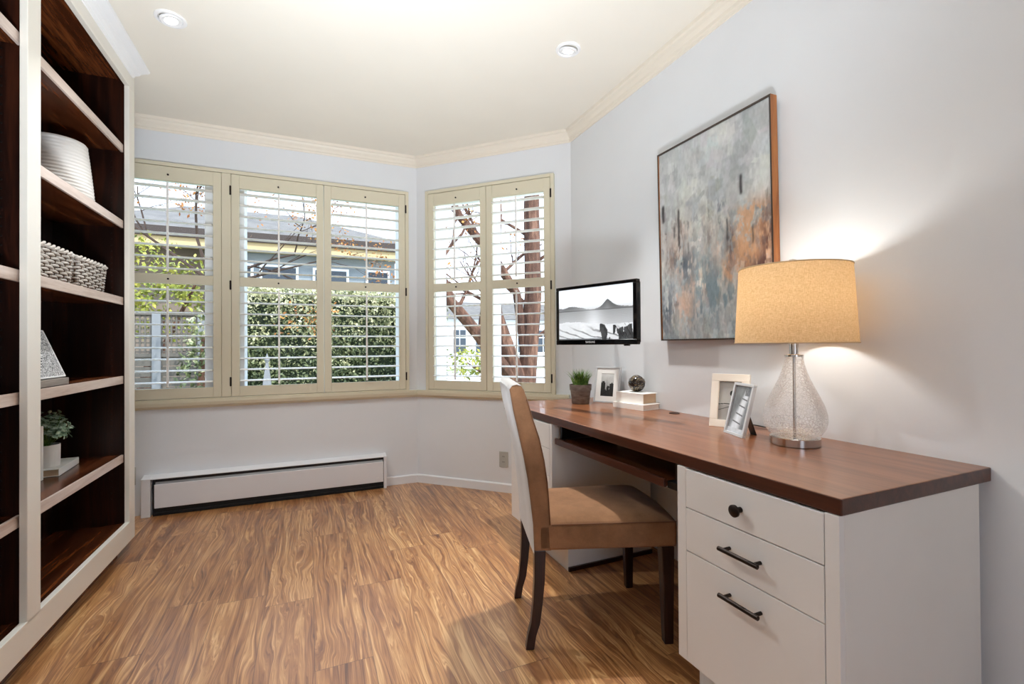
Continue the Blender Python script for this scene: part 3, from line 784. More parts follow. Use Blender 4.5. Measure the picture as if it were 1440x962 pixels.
def abstract(U, V):
    def L(*c): return np.array(c, float)
    def mixc(c, tgt, w): return c * (1 - w[..., None]) + L(*tgt) * w[..., None]
    def blob(u, v, su, sv): return np.exp(-((U - u) / su) ** 2 - ((V - v) / sv) ** 2)
    wu = U + .05 * (fbm(U, V, 6, 6, 91, 3) - .5); wv = V + .12 * (fbm(U, V, 9, 3, 93, 3) - .5)
    big = fbm(wu, np.clip(wv, 0, 1.2), 3, 3, 1, 3); med = fbm(U, V, 7, 5, 27, 4, .6)
    drip = fbm(U, V, 30, 3, 11, 3, .5); drip2 = fbm(U, V, 16, 4, 13, 3, .6); knife = fbm(U + .1 * V, V, 20, 17, 15, 3, .7); daub = fbm(U - .15 * V, V, 15, 12, 81, 3, .7); grit = fbm(U, V, 70, 50, 19, 3)
    ragged = V + .22 * (drip2 - .5) + .10 * (med - .5)
    low = sstep(.70, .50, ragged)
    c = np.zeros(U.shape + (3,)) + L(186, 190, 190)
    c = mixc(c, (206, 208, 204), sstep(.42, .66, big) * (1 - low) * .9)
    c = mixc(c, (166, 172, 175), sstep(.52, .72, med) * (1 - low) * .55)
    c = mixc(c, (140, 143, 147), blob(.77, .80, .10, .075) * sstep(.3, .55, med) * .85)
    c = mixc(c, (176, 180, 182), blob(.12, .80, .07, .16) * .7)
    c = mixc(c, (164, 171, 173), low * (.62 + .3 * (big - .5)))
    c = mixc(c, (124, 137, 147), low * sstep(.50, .66, drip2) * .5)
    c = mixc(c, (172, 186, 188), low * sstep(.54, .70, fbm(U, V, 8, 7, 47, 4)) * .75)
    c = mixc(c, (192, 190, 170), blob(.36, .60, .22, .06) * sstep(.38, .58, drip2) * .75)
    c = mixc(c, (186, 196, 190), blob(.45, .45, .16, .10) * sstep(.4, .6, med) * .7)
    rg = sstep(.36, .56, fbm(U, V, 12, 9, 53, 4, .7))
    pe = blob(.84, .53, .13, .05) + blob(.90, .42, .12, .12) * .9 + blob(.72, .32, .10, .06) + blob(.80, .38, .10, .08) * .7
    c = mixc(c, (202, 160, 130), np.clip(pe * 1.25, 0, 1) * rg * .9); c = mixc(c, (170, 140, 124), np.clip(pe, 0, 1) * sstep(.5, .62, daub) * .7)
    pe2 = blob(.27, .16, .11, .11) + .8 * blob(.17, .40, .12, .09) + .6 * blob(.40, .28, .12, .10) + .6 * blob(.55, .42, .10, .08) + .4 * blob(.30, .55, .2, .06)
    c = mixc(c, (198, 170, 154), np.clip(pe2 * 1.1, 0, 1) * sstep(.38, .56, fbm(U, V, 11, 10, 59, 4, .7)) * .9)
    c = mixc(c, (104, 76, 68), blob(.97, .36, .08, .13) * sstep(.40, .56, fbm(U, V, 16, 9, 61, 3)) * .85)
    c = mixc(c, (108, 84, 80), blob(.10, .52, .10, .10) * sstep(.50, .62, drip) * .7)
    c = mixc(c, (112, 90, 84), (blob(.68, .44, .05, .10) + blob(.93, .52, .05, .05)) * sstep(.44, .58, drip) * .75)
    c = mixc(c, (84, 94, 106), (blob(.30, .36, .09, .07) + blob(.06, .16, .07, .12) + blob(.88, .10, .12, .08) + blob(.55, .20, .09, .10) * .6) * sstep(.42, .60, med) * .85)
    c = mixc(c, (70, 64, 64), sstep(.64, .70, drip) * np.exp(-((V - .56) / .09) ** 2) * .55)
    c = mixc(c, (54, 58, 64), (np.exp(-((U - .775) / .010) ** 2) * sstep(.63, .65, V) * sstep(.735, .71, V)) * .95)
    c = mixc(c, (58, 50, 48), (np.exp(-((U - .035) / .013) ** 2) * sstep(.62, .64, V) * sstep(.73, .70, V)) * .85)
    c = mixc(c, (64, 56, 56), (np.exp(-((U - .205) / .010) ** 2) * sstep(.50, .53, V) * sstep(.68, .62, V)) * .75)
    c = mixc(c, (90, 100, 108), blob(.55, .70, .04, .02) * .8)
    c = mixc(c, (206, 208, 206), ((U > .84) & (np.sin(U * 170 + 3 * med) > .1)) * sstep(.58, .64, V) * sstep(.84, .76, V) * .55)
    c = mixc(c, (214, 210, 202), sstep(.60, .68, knife) * low * .55); c = mixc(c, (158, 172, 178), sstep(.60, .66, daub) * low * .6)
    c = mixc(c, (94, 98, 104), sstep(.40, .30, knife) * low * .4); c = mixc(c, (122, 108, 104), sstep(.38, .30, daub) * low * .35); c = mixc(c, (150, 154, 156), sstep(.62, .70, daub) * (1 - low) * .4)
    # palette-knife strokes that pick up the colour beneath them
    r_ = np.random.default_rng(5); ny, nx = U.shape
    for k in range(800):
        cu, cv = r_.random(), r_.random()
        hi = cv > .62
        w_ = r_.uniform(.008, .028) * (2.0 if hi else 1); h_ = r_.uniform(.010, .035) * (1.0 if r_.random() < .6 else 2.0)
        j0, j1 = int(max(0, (cu - w_ * 1.5) * nx)), int(min(nx, (cu + w_ * 1.5) * nx + 1)); i0, i1 = int(max(0, (cv - h_ * 1.5) * ny)), int(min(ny, (cv + h_ * 1.5) * ny + 1))
        if j1 - j0 < 2 or i1 - i0 < 2: continue
        a_ = r_.normal(0, .35); uu = U[i0:i1, j0:j1] - cu; vv = V[i0:i1, j0:j1] - cv
        p_ = uu * math.cos(a_) + vv * math.sin(a_); q_ = -uu * math.sin(a_) + vv * math.cos(a_)
        al = sstep(1.0, .75, np.abs(p_) / w_) * sstep(1.0, .7, np.abs(q_) / h_) * r_.uniform(.35, .8)
        su, sv = int(np.clip((cu + r_.normal(0, .035)) * nx, 0, nx - 1)), int(np.clip((cv + r_.normal(0, .03)) * ny, 0, ny - 1))
        col = c[sv, su] + r_.normal(0, 7 if hi else 15) + r_.normal(0, 1.5, 3)
        al = al * (.75 + .5 * drip[i0:i1, j0:j1])
        c[i0:i1, j0:j1] = c[i0:i1, j0:j1] * (1 - al[..., None]) + col * al[..., None]
    rg2 = sstep(.42, .54, fbm(U, V, 18, 15, 153, 4, .75)); rag = sstep(.44, .56, fbm(U, V, 22, 9, 157, 4, .7))
    c = mixc(c, (206, 160, 122), np.clip(pe * 1.3, 0, 1) * rg2 * .8)
    c = mixc(c, (200, 170, 150), np.clip(pe2, 0, 1) * rg2 * .7)
    c = mixc(c, (96, 66, 58), (blob(.98, .40, .07, .14) + .8 * blob(.93, .30, .09, .05)) * rag * .9)
    c = mixc(c, (92, 72, 66), (blob(.21, .53, .035, .12) + .8 * blob(.68, .43, .035, .09) + .6 * blob(.12, .42, .06, .07) + .5 * blob(.50, .50, .03, .06)) * rag * .85)
    c = mixc(c, (72, 82, 94), (blob(.27, .38, .08, .06) + blob(.06, .17, .07, .10) + .7 * blob(.60, .62, .05, .04) + .6 * blob(.40, .14, .08, .05) + .8 * blob(.86, .18, .10, .05)) * rag * .85)
    c = mixc(c, (206, 212, 206), (blob(.42, .58, .10, .06) + .7 * blob(.62, .54, .05, .05) + .8 * blob(.93, .70, .07, .08)) * rg2 * .75)
    c = mixc(c, (112, 132, 142), (blob(.48, .26, .16, .14) + blob(.64, .16, .14, .10)) * rag * .7)
    for u0, v0, v1, sg, st_ in ((.035, .62, .73, .013, .9), (.205, .47, .68, .010, .8), (.775, .63, .735, .010, .95), (.155, .52, .60, .008, .6), (.66, .44, .56, .008, .7), (.86, .40, .50, .007, .6), (.30, .42, .50, .008, .5)):
        c = mixc(c, (52, 50, 52), np.exp(-((U - u0 - .0015 * np.sin(V * 90)) / sg) ** 2) * sstep(v0, v0 + .02, V) * sstep(v1, v1 - .02, V) * st_)
    c = c * 1.03 + 1 + (grit[..., None] - .5) * 26 + (drip[..., None] - .5) * 18 * low[..., None]
    return c.clip(14, 240)
def apt(U, V):
    y = pw - fr - (pw - 2 * fr) * U; z = fr + (phh - 2 * fr) * V; k = .016 / phh
    return (-.001 - pd + .006 - k * z, y, z)
picture('canvas', 210, 300, abstract, apt, M['paint'], pt)

# ------------------------------------------------------------------ table lamp
lp = thing('table_lamp', 'lit table lamp with crackled glass teardrop base and linen drum shade', 'lamp', (1.516, 1.084, DZ))
MB().lathe([(.071, 0), (.076, .002), (.076, .026), (.073, .028), (0, .028)], n=64).build('lamp_base', M['nickel'], lp, smooth=30)
gp = [(.060, .029), (.078, .038), (.091, .058), (.0965, .082), (.0955, .102), (.089, .130), (.076, .160), (.062, .190), (.048, .220), (.038, .248), (.031, .272), (.028, .290), (.0285, .298)]
MB().lathe(gp, n=72, cap=False).build('glass_body', M['crackle'], lp, smooth='all')
m = MB(); m.tube([(0, 0, .028), (0, 0, .30)], .0048, 10); m.build('centre_rod', M['nickel'], lp, smooth=40)
MB().lathe([(.029, .298), (.029, .304), (.014, .306), (.014, .350), (.012, .352), (.012, .44), (0, .44)], n=32).build('neck', M['nickel'], lp, smooth=30)
sp_ = MB(); z0, z1, r0, r1 = .343, .601, .182, .168
sh = sp_.lathe([(r0, z0), (r0 * .67 + r1 * .33, z0 + .086), (r0 * .33 + r1 * .67, z0 + .172), (r1, z1)], n=96, cap=False).build('lamp_shade', M['shade'], lp, smooth='all')
N = 72; M['shadetrim'] = plain('shade_trim', rgb(206, 180, 142), .8)
for r, z in ((r0, z0 + .002), (r1, z1 - .002)):
    m = MB(); m.tube([(r * math.cos(2 * PI * i / N), r * math.sin(2 * PI * i / N), z) for i in range(N + 1)], .0023, 6, cap=False)
    m.build('shade_trim', M['shadetrim'], sh)
m = MB()
for k in range(3):
    a = 2 * PI * k / 3 + .4; m.tube([(0, 0, z1 - .006), (r1 * math.cos(a), r1 * math.sin(a), z1 - .006)], .0015, 6)
m.tube([(.03, .0, .44), (.045, 0, .50), (.03, 0, .585), (0, 0, .595)], .0016, 6); m.tube([(-.03, .0, .44), (-.045, 0, .50), (-.03, 0, .585), (0, 0, .595)], .0016, 6); m.tube([(-.03, 0, .44), (.03, 0, .44)], .0016, 6)
m.build('harp', M['nickel'], lp)
MB().lathe([(.004, .593), (.005, .603), (.011, .608), (.014, .618), (.011, .628), (0, .631)], n=24).build('finial', M['nickel'], lp, smooth='all')
MB().lathe([(.011, .44), (.012, .462), (.019, .480), (.021, .497), (.016, .513), (0, .520)], n=24).build('bulb', M['bulb'], lp, smooth='all')
m = MB(); m.tube([(.02, .07, .010), (.10, .12, .006), (.165, .19, .005), (.178, .28, .005), (.185, .40, .004)], .0025, 6); m.build('power_cord', M['black'], lp)

# ------------------------------------------------------------------ things on the desk
# grass pot
gpz = thing('potted_grass', 'spiky green grass in a grey-brown pot at the far end of the desk', 'plant', (1.452, 2.352, DZ))
MB().lathe([(.048, 0), (.050, .003), (.059, .078), (.0625, .079), (.0645, .112), (.060, .112), (.057, .098), (0, .098)], n=48).build('pot', M['pot'], gpz, smooth=35)
MB().lathe([(.0565, .099), (0, .103)], n=24, cap=False).build('soil', M['soil'], gpz)
m = MB()
for k in range(190):
    a = random.uniform(0, 2 * PI); r = .042 * math.sqrt(random.random()); lean_ = r / .042 * random.uniform(.35, 1.0); H = random.uniform(.07, .118)
    b0 = Vector((r * math.cos(a), r * math.sin(a), .098)); dr = Vector((math.cos(a), math.sin(a), 0)); w = Vector((-math.sin(a), math.cos(a), 0)) * random.uniform(.0022, .0034)
    p1 = b0 + dr * H * .28 * lean_ + Vector((0, 0, H * .55)); p2 = b0 + dr * H * .72 * lean_ + Vector((0, 0, H * (1 - .22 * lean_)))
    m.add([tuple(b0 - w), tuple(b0 + w), tuple(p1 + w * .8), tuple(p1 - w * .8), tuple(p2)], [(0, 1, 2, 3), (3, 2, 4)])
m.build('grass_blades', M['grassleaf'], gpz)

def photo_frame(root, W, H, fw, th, lean_deg, fmat, fn, mat_w=0.0, npx=(90, 120), inner=None):
    """stands at origin; front faces local -y; x from -W/2..W/2; leans back"""
    Lm = Matrix.Rotation(math.radians(-lean_deg), 4, 'X')
    m = MB()
    m.box(-W / 2, W / 2, 0, th, 0, fw, Lm); m.box(-W / 2, W / 2, 0, th, H - fw, H, Lm); m.box(-W / 2, -W / 2 + fw, 0, th, fw, H - fw, Lm); m.box(W / 2 - fw, W / 2, 0, th, fw, H - fw, Lm)
    m.build('frame', fmat, root, .0015)
    MB().box(-W / 2 + fw, W / 2 - fw, th * .55, th * .9, fw, H - fw, Lm).build('backing', M['black'], root)
    a = fw + mat_w
    if mat_w:
        m = MB(); y0, y1 = th * .35, th * .5
        m.box(-W / 2 + fw, W / 2 - fw, y0, y1, fw, a, Lm); m.box(-W / 2 + fw, W / 2 - fw, y0, y1, H - a, H - fw, Lm); m.box(-W / 2 + fw, -W / 2 + a, y0, y1, a, H - a, Lm); m.box(W / 2 - a, W / 2 - fw, y0, y1, a, H - a, Lm)
        m.build('mat_board', M['mat'], root)
    def P(U, V):
        x = -W / 2 + a + (W - 2 * a) * U; z = a + (H - 2 * a) * V; y = 0 * U + th * .5; c_, s_ = math.cos(math.radians(lean_deg)), math.sin(math.radians(lean_deg))
        return (x, y * c_ + z * s_, -y * s_ + z * c_)
    picture('photo', npx[0], npx[1], fn, P, M['photo'], root)
    zt = H * .6; c_, s_ = math.cos(math.radians(lean_deg)), math.sin(math.radians(lean_deg))
    ytop = th * c_ + zt * s_; ztop = zt * c_ - th * s_
    MB().prism([(ytop, ztop), (ytop + .004, ztop), (ytop + .044, 0.0005), (ytop + .040, 0.0005)], -.018, .018, 'x').build('easel_back', M['black'], root)
def city(U, V):
    g = 150 + 60 * V + 30 * (fbm(U, V, 4, 5, 3) - .5)
    def b(x0, x1, h): return (U > x0) & (U < x1) & (V < h)
    bl = b(0, .34, .60) | b(.08, .28, .66) | b(.68, 1.0, .56) | b(.80, .92, .60) | b(.34, .7, .30 + 0 * U) | b(.46, .62, .42) | (((U - .55) ** 2 / .016 + (V - .40) ** 2 / .004) < 1)
    g = np.where(bl, 34 + 28 * fbm(U, V, 20, 26, 8), g)
    tower = (np.abs(U - .46) < .05 * (1 - (V - .3) / .55)) & (V > .25) & (V < .82); g = np.where(tower & ~b(.46, .62, .42), 150, g)
    return np.stack([g, g, g * .99], -1)
def branch_pic(U, V):
    g = 178 - 30 * V + 16 * fbm(U, V, 4, 5, 2); g = np.where(np.abs(V - .40 - .02 * np.sin(U * 4)) < .012, 70, g)
    g = np.where(((U - .62) ** 2 / .02 + (V - .70) ** 2 / .008) < .35 + .8 * fbm(U, V, 14, 14, 4), 46, g); g = np.where(np.abs(V - .25 - .2 * U) < .008, 90, g); g = np.where(V < .38, g - 24, g)
    return np.stack([g, g * .99, g * .97], -1)
def fall_pic(U, V):
    g = 96 + 50 * fbm(U, V, 5, 7, 12); x = .30 + .42 * V; wdt = .30 - .18 * V
    w = np.exp(-((U - x - .06) / wdt) ** 4); g = g * (1 - w) + w * (205 + 44 * fbm(U, V, 16, 4, 30))
    for k in (.22, .40, .58, .74): g = np.where((np.abs(V - k + .10 * (U - .5)) < .014) & (w > .4), 92, g)
    g = np.where((V > .80) & (U > .62), 70 + 90 * fbm(U, V, 14, 20, 5), g); g = np.where((V < .1), 190 + 40 * fbm(U, V, 12, 12, 6), g)
    return np.stack([g * .97, g * .99, g * 1.02], -1).clip(0, 255)
def frame_thing(name, label, cat, L0, R0):
    """feet line from left L0 to right R0 as seen by the viewer"""
    L0, R0 = Vector(L0), Vector(R0); mid = (L0 + R0) / 2; return thing(name, label, cat, (mid.x, mid.y, DZ), math.atan2((R0 - L0).y, (R0 - L0).x))
f1 = frame_thing('photo_frame', 'silver photo frame with white mat and a black-and-white city skyline', 'photo frame', (1.556, 2.383), (1.640, 2.245))
photo_frame(f1, .160, .215, .010, .014, 12, M['silver'], city, .030)
f2 = frame_thing('photo_frame', 'cream photo frame standing behind the small silver frame near the lamp', 'photo frame', (1.536, 1.476), (1.597, 1.342))
photo_frame(f2, .150, .222, .031, .016, 12, M['cloudframe'], branch_pic)
f3 = frame_thing('photo_frame', 'slim silver frame with a waterfall photo, in front of the cream frame', 'photo frame', (1.477, 1.350), (1.433, 1.226))
f3.location = (1.455, 1.288, DZ)
photo_frame(f3, .132, .200, .011, .013, 14, M['silver'], fall_pic)
# books and ball
lb = thing('white_book', 'larger white book at the bottom of the pair on the desk', 'book', (1.6185, 2.057, DZ), math.radians(10.2), 'books on the desk')
book(lb, .213, .133, .030, M['cover'], M['pagewhite'], -1)
ub = thing('white_book', 'thick white book with tan page edges on top, under the mottled ball', 'book', (1.6285, 2.068, DZ + .030), math.radians(10.2), 'books on the desk')
book(ub, .190, .112, .054, M['cover'], M['page'], -1)
bl = thing('decorative_ball', 'dark mottled glossy ball sitting on the stacked white books', 'ball', (1.645, 2.085, DZ + .0845))
m = MB(); R_ = .045
prof = [(R_ * math.sin(PI * k / 32), R_ - R_ * math.cos(PI * k / 32)) for k in range(1, 32)]
prof = [(.0, 0)] + [(max(r * (1 + .012 * math.sin(k * 2.1)), .001), z) for k, (r, z) in enumerate(prof)] + [(0, 2 * R_)]
m.lathe(prof, n=48); m.build('sphere', M['ball'], bl, smooth='all')
m = MB()
for k in range(9):   # raised swirls over the surface
    a = random.uniform(0, 6.28); b_ = random.uniform(0, 3.14); pts = []
    ax = Vector((math.sin(b_) * math.cos(a), math.sin(b_) * math.sin(a), math.cos(b_))); u_ = ax.orthogonal().normalized(); v_ = ax.cross(u_); h_ = random.uniform(-.02, .02); rr_ = math.sqrt(R_ ** 2 - h_ ** 2)
    for i in range(41):
        t_ = 2 * PI * i / 40; q = ax * h_ + (u_ * math.cos(t_) + v_ * math.sin(t_)) * rr_ * 1.0
        pts.append((q.x, q.y, max(q.z + R_, .0015)))
    m.tube(pts, .0013, 5, cap=False)
m.build('swirl_lines', M['bronze'], bl)
gr = thing('desk_grommet', 'small dark oval cable grommet lying flush on the desktop near the wall', 'grommet', (1.658, 1.812, DZ))
m = MB(); m.lathe([(.020, .0002), (.021, .003), (.025, .003), (.026, .0002)], n=32, cap=False); m.build('ring', M['bronze'], gr, smooth=40)
MB().lathe([(.020, .0012), (0, .0012)], n=32, cap=False).build('grommet_cap', M['deskedge'], gr)

# ------------------------------------------------------------------ outdoors
GZ = -.35
M['lawn'] = leafmat('lawn', rgb(84, 96, 58), rgb(120, 128, 84), rgb(168, 166, 130), 1.5)
M['street'] = plain('pale_street', rgb(222, 222, 224), .8, var=.05)
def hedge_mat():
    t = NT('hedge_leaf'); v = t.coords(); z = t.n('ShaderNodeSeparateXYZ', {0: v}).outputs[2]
    f = t.math('ADD', t.noise(v, 7, 4, .7), t.n('ShaderNodeMapRange', {0: z, 1: .9, 2: 2.4, 3: -.06, 4: .13}).outputs[0])  # paler towards the top: sun highlights painted into the leaf colour
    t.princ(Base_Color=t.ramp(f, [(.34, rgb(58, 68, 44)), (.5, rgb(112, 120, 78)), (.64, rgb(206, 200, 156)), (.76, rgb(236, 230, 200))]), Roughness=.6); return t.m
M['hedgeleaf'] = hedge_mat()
M['hedgecore'] = plain('hedge_core', rgb(40, 50, 30), .9, var=.3)
M['limeleaf'] = leafmat('lime_leaf', rgb(84, 98, 40), rgb(148, 152, 62), rgb(206, 192, 96), 4)
M['orangeleaf'] = leafmat('autumn_leaf', rgb(112, 66, 36), rgb(170, 112, 56), rgb(206, 160, 92), 8)
M['darkleaf'] = leafmat('conifer_leaf', rgb(36, 52, 36), rgb(70, 88, 60), rgb(104, 118, 84), 6)
M['bark'] = wood('red_brown_bark', rgb(52, 33, 25), rgb(92, 62, 47), rgb(140, 104, 84), 'z', .9, stretch=5, scale=2.5)
M['twig'] = plain('twig_bark', rgb(70, 54, 44), .9, var=.2)
M['siding'] = wood('grey_siding', rgb(128, 134, 140), rgb(146, 152, 158), rgb(160, 165, 170), 'x', .7, stretch=.0 + 7, scale=.6)
M['shingle'] = plain('pale_shingle', rgb(112, 105, 98), .85, var=.18, bump=.6, bscale=12)
M['fascia'] = plain('dark_fascia', rgb(66, 54, 48), .7)
M['tan'] = plain('tan_trim', rgb(196, 172, 128), .7)
M['extglass'] = plain('dark_window_glass', rgb(58, 66, 76), .12)
M['fence'] = plain('grey_fence', rgb(98, 91, 83), .8, var=.1)
M['fencepost'] = plain('pale_fence_post', rgb(128, 128, 130), .7, var=.05)
M['stucco'] = plain('white_stucco', rgb(236, 236, 236), .8, var=.03)
M['brownwall'] = plain('brown_wall', rgb(126, 110, 98), .8, var=.08)

g = struct(MB().box(-40, 60, YA + .6, 90, GZ - .1, GZ).build('ground', M['lawn']))
struct(MB().box(3.2, 46, 11.5, 25.5, GZ, GZ + .012).build('street', M['street']))

def leaves(m, pts, size, up=.3):
    for c in pts:
        c = Vector(c); n = Vector((random.gauss(0, 1), random.gauss(0, 1), random.gauss(up, 1))).normalized(); t_ = n.orthogonal().normalized(); q = n.cross(t_)
        a = random.uniform(0, 6.28); t_, q = t_ * math.cos(a) + q * math.sin(a), q * math.cos(a) - t_ * math.sin(a); L = size * random.uniform(.6, 1.3)
        m.add([tuple(c - t_ * L), tuple(c + q * L * .5), tuple(c + t_ * L), tuple(c - q * L * .5)], [(0, 1, 2, 3)])
def rnd_shell(c, r, n, inner=.55):
    out = []
    for _ in range(n):
        v = Vector((random.gauss(0, 1), random.gauss(0, 1), random.gauss(0, 1))).normalized() * random.uniform(inner, 1)
        out.append((c[0] + v.x * r[0], c[1] + v.y * r[1], c[2] + v.z * r[2]))
    return out
# clipped hedge opposite the long window
hg = thing('hedge', 'tall dense green hedge across the yard behind the long window', 'hedge', (.53, 8.3, GZ))
HX, HY, HZ = 1.65, .45, 2.32
bmh = MB()
bmh.box(-HX + .12, HX - .12, -HY + .12, HY - .12, 0, HZ - .12); bmh.build('hedge_core', M['hedgecore'], hg)
m = MB(); P = []
for _ in range(20000):
    x, z = random.uniform(-HX, HX), random.uniform(0, HZ); P.append((x, -HY + random.uniform(-.05, .16) + .07 * math.sin(x * 5 + z * 4), z + .05 * math.sin(x * 9)))
for _ in range(6000): P.append((random.uniform(-HX, HX), random.uniform(-HY, HY), HZ + random.uniform(-.16, .08)))
for _ in range(900): P.append((random.choice((-HX, HX)) + random.uniform(-.12, .05), random.uniform(-HY, HY), random.uniform(0, HZ)))
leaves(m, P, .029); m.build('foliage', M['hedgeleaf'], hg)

# lattice-topped fence
fn = thing('lattice_fence', 'grey wooden fence with lattice top beyond the window panel by the bookcase', 'fence', (-2.50, 7.9, GZ))
m = MB(); 
for k in range(9): m.box(-1.25, 1.1, -.01, .01, .02 + k * .147, .155 + k * .147)
m.build('fence_boards', M['fence'], fn)
m = MB()
for k in range(40): x = -1.24 + k * .0595; m.box(x, x + .022, -.012, -.002, 1.36, 1.92)
for k in range(9): z = 1.38 + k * .062; m.box(-1.25, 1.1, .0, .010, z, z + .022)
m.build('lattice', M['fence'], fn)
m = MB(); m.box(-1.27, 1.12, -.03, .03, 1.32, 1.37); m.box(-1.27, 1.12, -.04, .04, 1.90, 1.95); m.build('fence_rail', M['fence'], fn)
for x in (-1.25, -.35, .57, 1.1): MB().box(x - .05, x + .05, -.05, .05, 0, 1.93).build('fence_post', M['fencepost'], fn)

def bush(name, label, cat, loc, blobs, n, size, mat_, trunk=None):
    r = thing(name, label, cat, loc); m = MB()
    for c, rad in blobs: leaves(m, rnd_shell(c, rad, int(n * rad[0] * rad[2])), size)
    m.build('foliage', mat_, r)
    s = MB()
    for c, rad in blobs:
        s.tube([(0, 0, 0), (c[0] * .5, c[1] * .5, c[2] * .55), tuple(c)], [.07, .05, .02], 7)
    s.build('trunk', M['bark'], r); return r
bush('lime_tree', 'bright yellow-green leafy tree behind the lattice fence', 'tree', (-2.75, 9.6, GZ), [((0, 0, 2.7), (.95, .7, .75)), ((.55, 0, 2.1), (.75, .6, .6)), ((-.6, .2, 2.2), (.8, .6, .7)), ((1.0, -.1, 2.6), (.45, .4, .45))], 1500, .045, M['limeleaf'])
bush('conifer_tree', 'dark grey-green tree rising behind the yellow-green one', 'tree', (-6.6, 13.6, GZ), [((0, 0, 4.2), (1.1, 1.0, 1.5)), ((.5, 0, 3.0), (1.1, 1.0, 1.0)), ((.9, 0, 4.4), (.7, .7, .8))], 420, .10, M['darkleaf'])
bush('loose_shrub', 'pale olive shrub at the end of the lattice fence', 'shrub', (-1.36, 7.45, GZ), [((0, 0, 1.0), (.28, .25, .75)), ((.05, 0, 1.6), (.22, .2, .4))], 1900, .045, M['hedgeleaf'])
bush('street_bush', 'bright green bush beside the street, seen through the angled window', 'bush', (6.2, 15.6, GZ), [((0, 0, .75), (.95, .7, .7)), ((-1.1, .2, .85), (.7, .6, .6))], 620, .09, M['limeleaf'])

def branches(m, p, d, L, r, depth, tips, spread=.55, up=.12):
    pts = [p]; q = p.copy(); dd = d.copy(); n = 4
    for k in range(n):
        dd = (dd + Vector((random.gauss(0, .12), random.gauss(0, .12), random.gauss(up * .5, .10)))).normalized(); q = q + dd * (L / n); pts.append(q.copy())
    m.tube([tuple(x) for x in pts], [r * (1 - .45 * k / n) for k in range(n + 1)], 7 if r > .03 else 5)
    if depth == 0: tips.append(q); return
    for _ in range(random.choice((2, 3))):
        nd = (dd + Vector((random.gauss(0, spread), random.gauss(0, spread), random.gauss(up, spread * .7)))).normalized()
        s = random.randint(2, n); branches(m, pts[s], nd, L * random.uniform(.55, .8), r * .5, depth - 1, tips, spread, up)
# bare autumn tree in front of the neighbour's house
at_ = thing('autumn_tree', 'thin bare tree with sparse orange leaves in front of the neighbouring house', 'tree', (-1.02, 6.2, GZ))
m = MB(); tips = []
m.tube([(0, 0, 0), (.02, 0, 1.2), (-.01, 0, 2.3)], [.06, .05, .042], 9)
for d in ((-.75, .1, .45), (.8, 0, .40), (.35, .1, .9), (-.3, -.1, .9), (.9, .1, .12)): branches(m, Vector((-.01, 0, 2.2)), Vector(d).normalized(), .95, .020, 4, tips, .5, .05)
m.build('trunk', M['twig'], at_)
m = MB(); P = []
for t_ in tips:
    for _ in range(15): P.append((t_.x + random.gauss(0, .09), t_.y + random.gauss(0, .09), t_.z + random.gauss(0, .07)))
leaves(m, P, .021, 0); m.build('foliage', M['orangeleaf'], at_)

# large red-brown tree by the angled window (positions in world metres, relative to its base)
tr = thing('street_tree', 'large bare red-brown tree with forked trunks close outside the angled window', 'tree', (2.72, 6.1, GZ))
m = MB(); tips = []
m.tube([(.12, 0, -.02), (.10, 0, .5), (.18, .02, 1.2), (.26, 0, 2.2), (.25, .02, 3.4), (.30, 0, 5.2)], [.19, .155, .135, .125, .115, .09], 14)
m.tube([(.08, -.03, .55), (-.02, -.02, 1.0), (-.20, 0, 1.50), (-.33, .02, 1.9), (-.36, .02, 2.5), (-.27, .04, 3.3), (-.30, .1, 4.6)], [.13, .125, .12, .105, .085, .065, .05], 12)
m.tube([(-.04, -.02, .95), (-.30, -.05, 1.22), (-.62, -.10, 1.60), (-1.00, -.12, 2.02), (-1.22, -.1, 2.6), (-1.25, -.05, 3.4)], [.10, .095, .085, .075, .055, .035], 12)
m.tube([(.18, 0, 1.0), (.02, .05, 2.2), (-.35, .10, 2.75), (-.80, .15, 3.25), (-1.1, .2, 3.9)], [.08, .06, .07, .055, .035], 10)
m.tube([(-.30, 0, -.02), (-.22, 0, .35), (.05, 0, .75)], [.11, .09, .08], 10)
for p, d in (((-.35, .1, 2.75), (-.4, .2, .5)), ((-.3, .02, 2.4), (.6, .1, .5)), ((.25, .02, 3.0), (-.7, .1, .5)), ((-1.2, -.1, 2.5), (.5, 0, .7)), ((-.9, -.1, 1.95), (.4, .2, .6)), ((.2, 0, 2.0), (-.6, .2, .5)), ((.25, 0, 2.6), (.6, -.1, .5)), ((-.34, 0, 2.0), (-.6, .1, .25)), ((.2, 0, 1.5), (.7, 0, .4)), ((-.6, -.1, 1.6), (.1, .2, .8))):
    branches(m, Vector(p), Vector(d).normalized(), .75, .028, 3, tips, .55, .05)
m.build('trunk', M['bark'], tr)
m = MB(); P = [(t_.x + random.gauss(0, .05), t_.y + random.gauss(0, .05), t_.z + random.gauss(0, .05)) for t_ in tips for _ in range(2)]
leaves(m, P, .028, 0); m.build('foliage', M['orangeleaf'], tr)

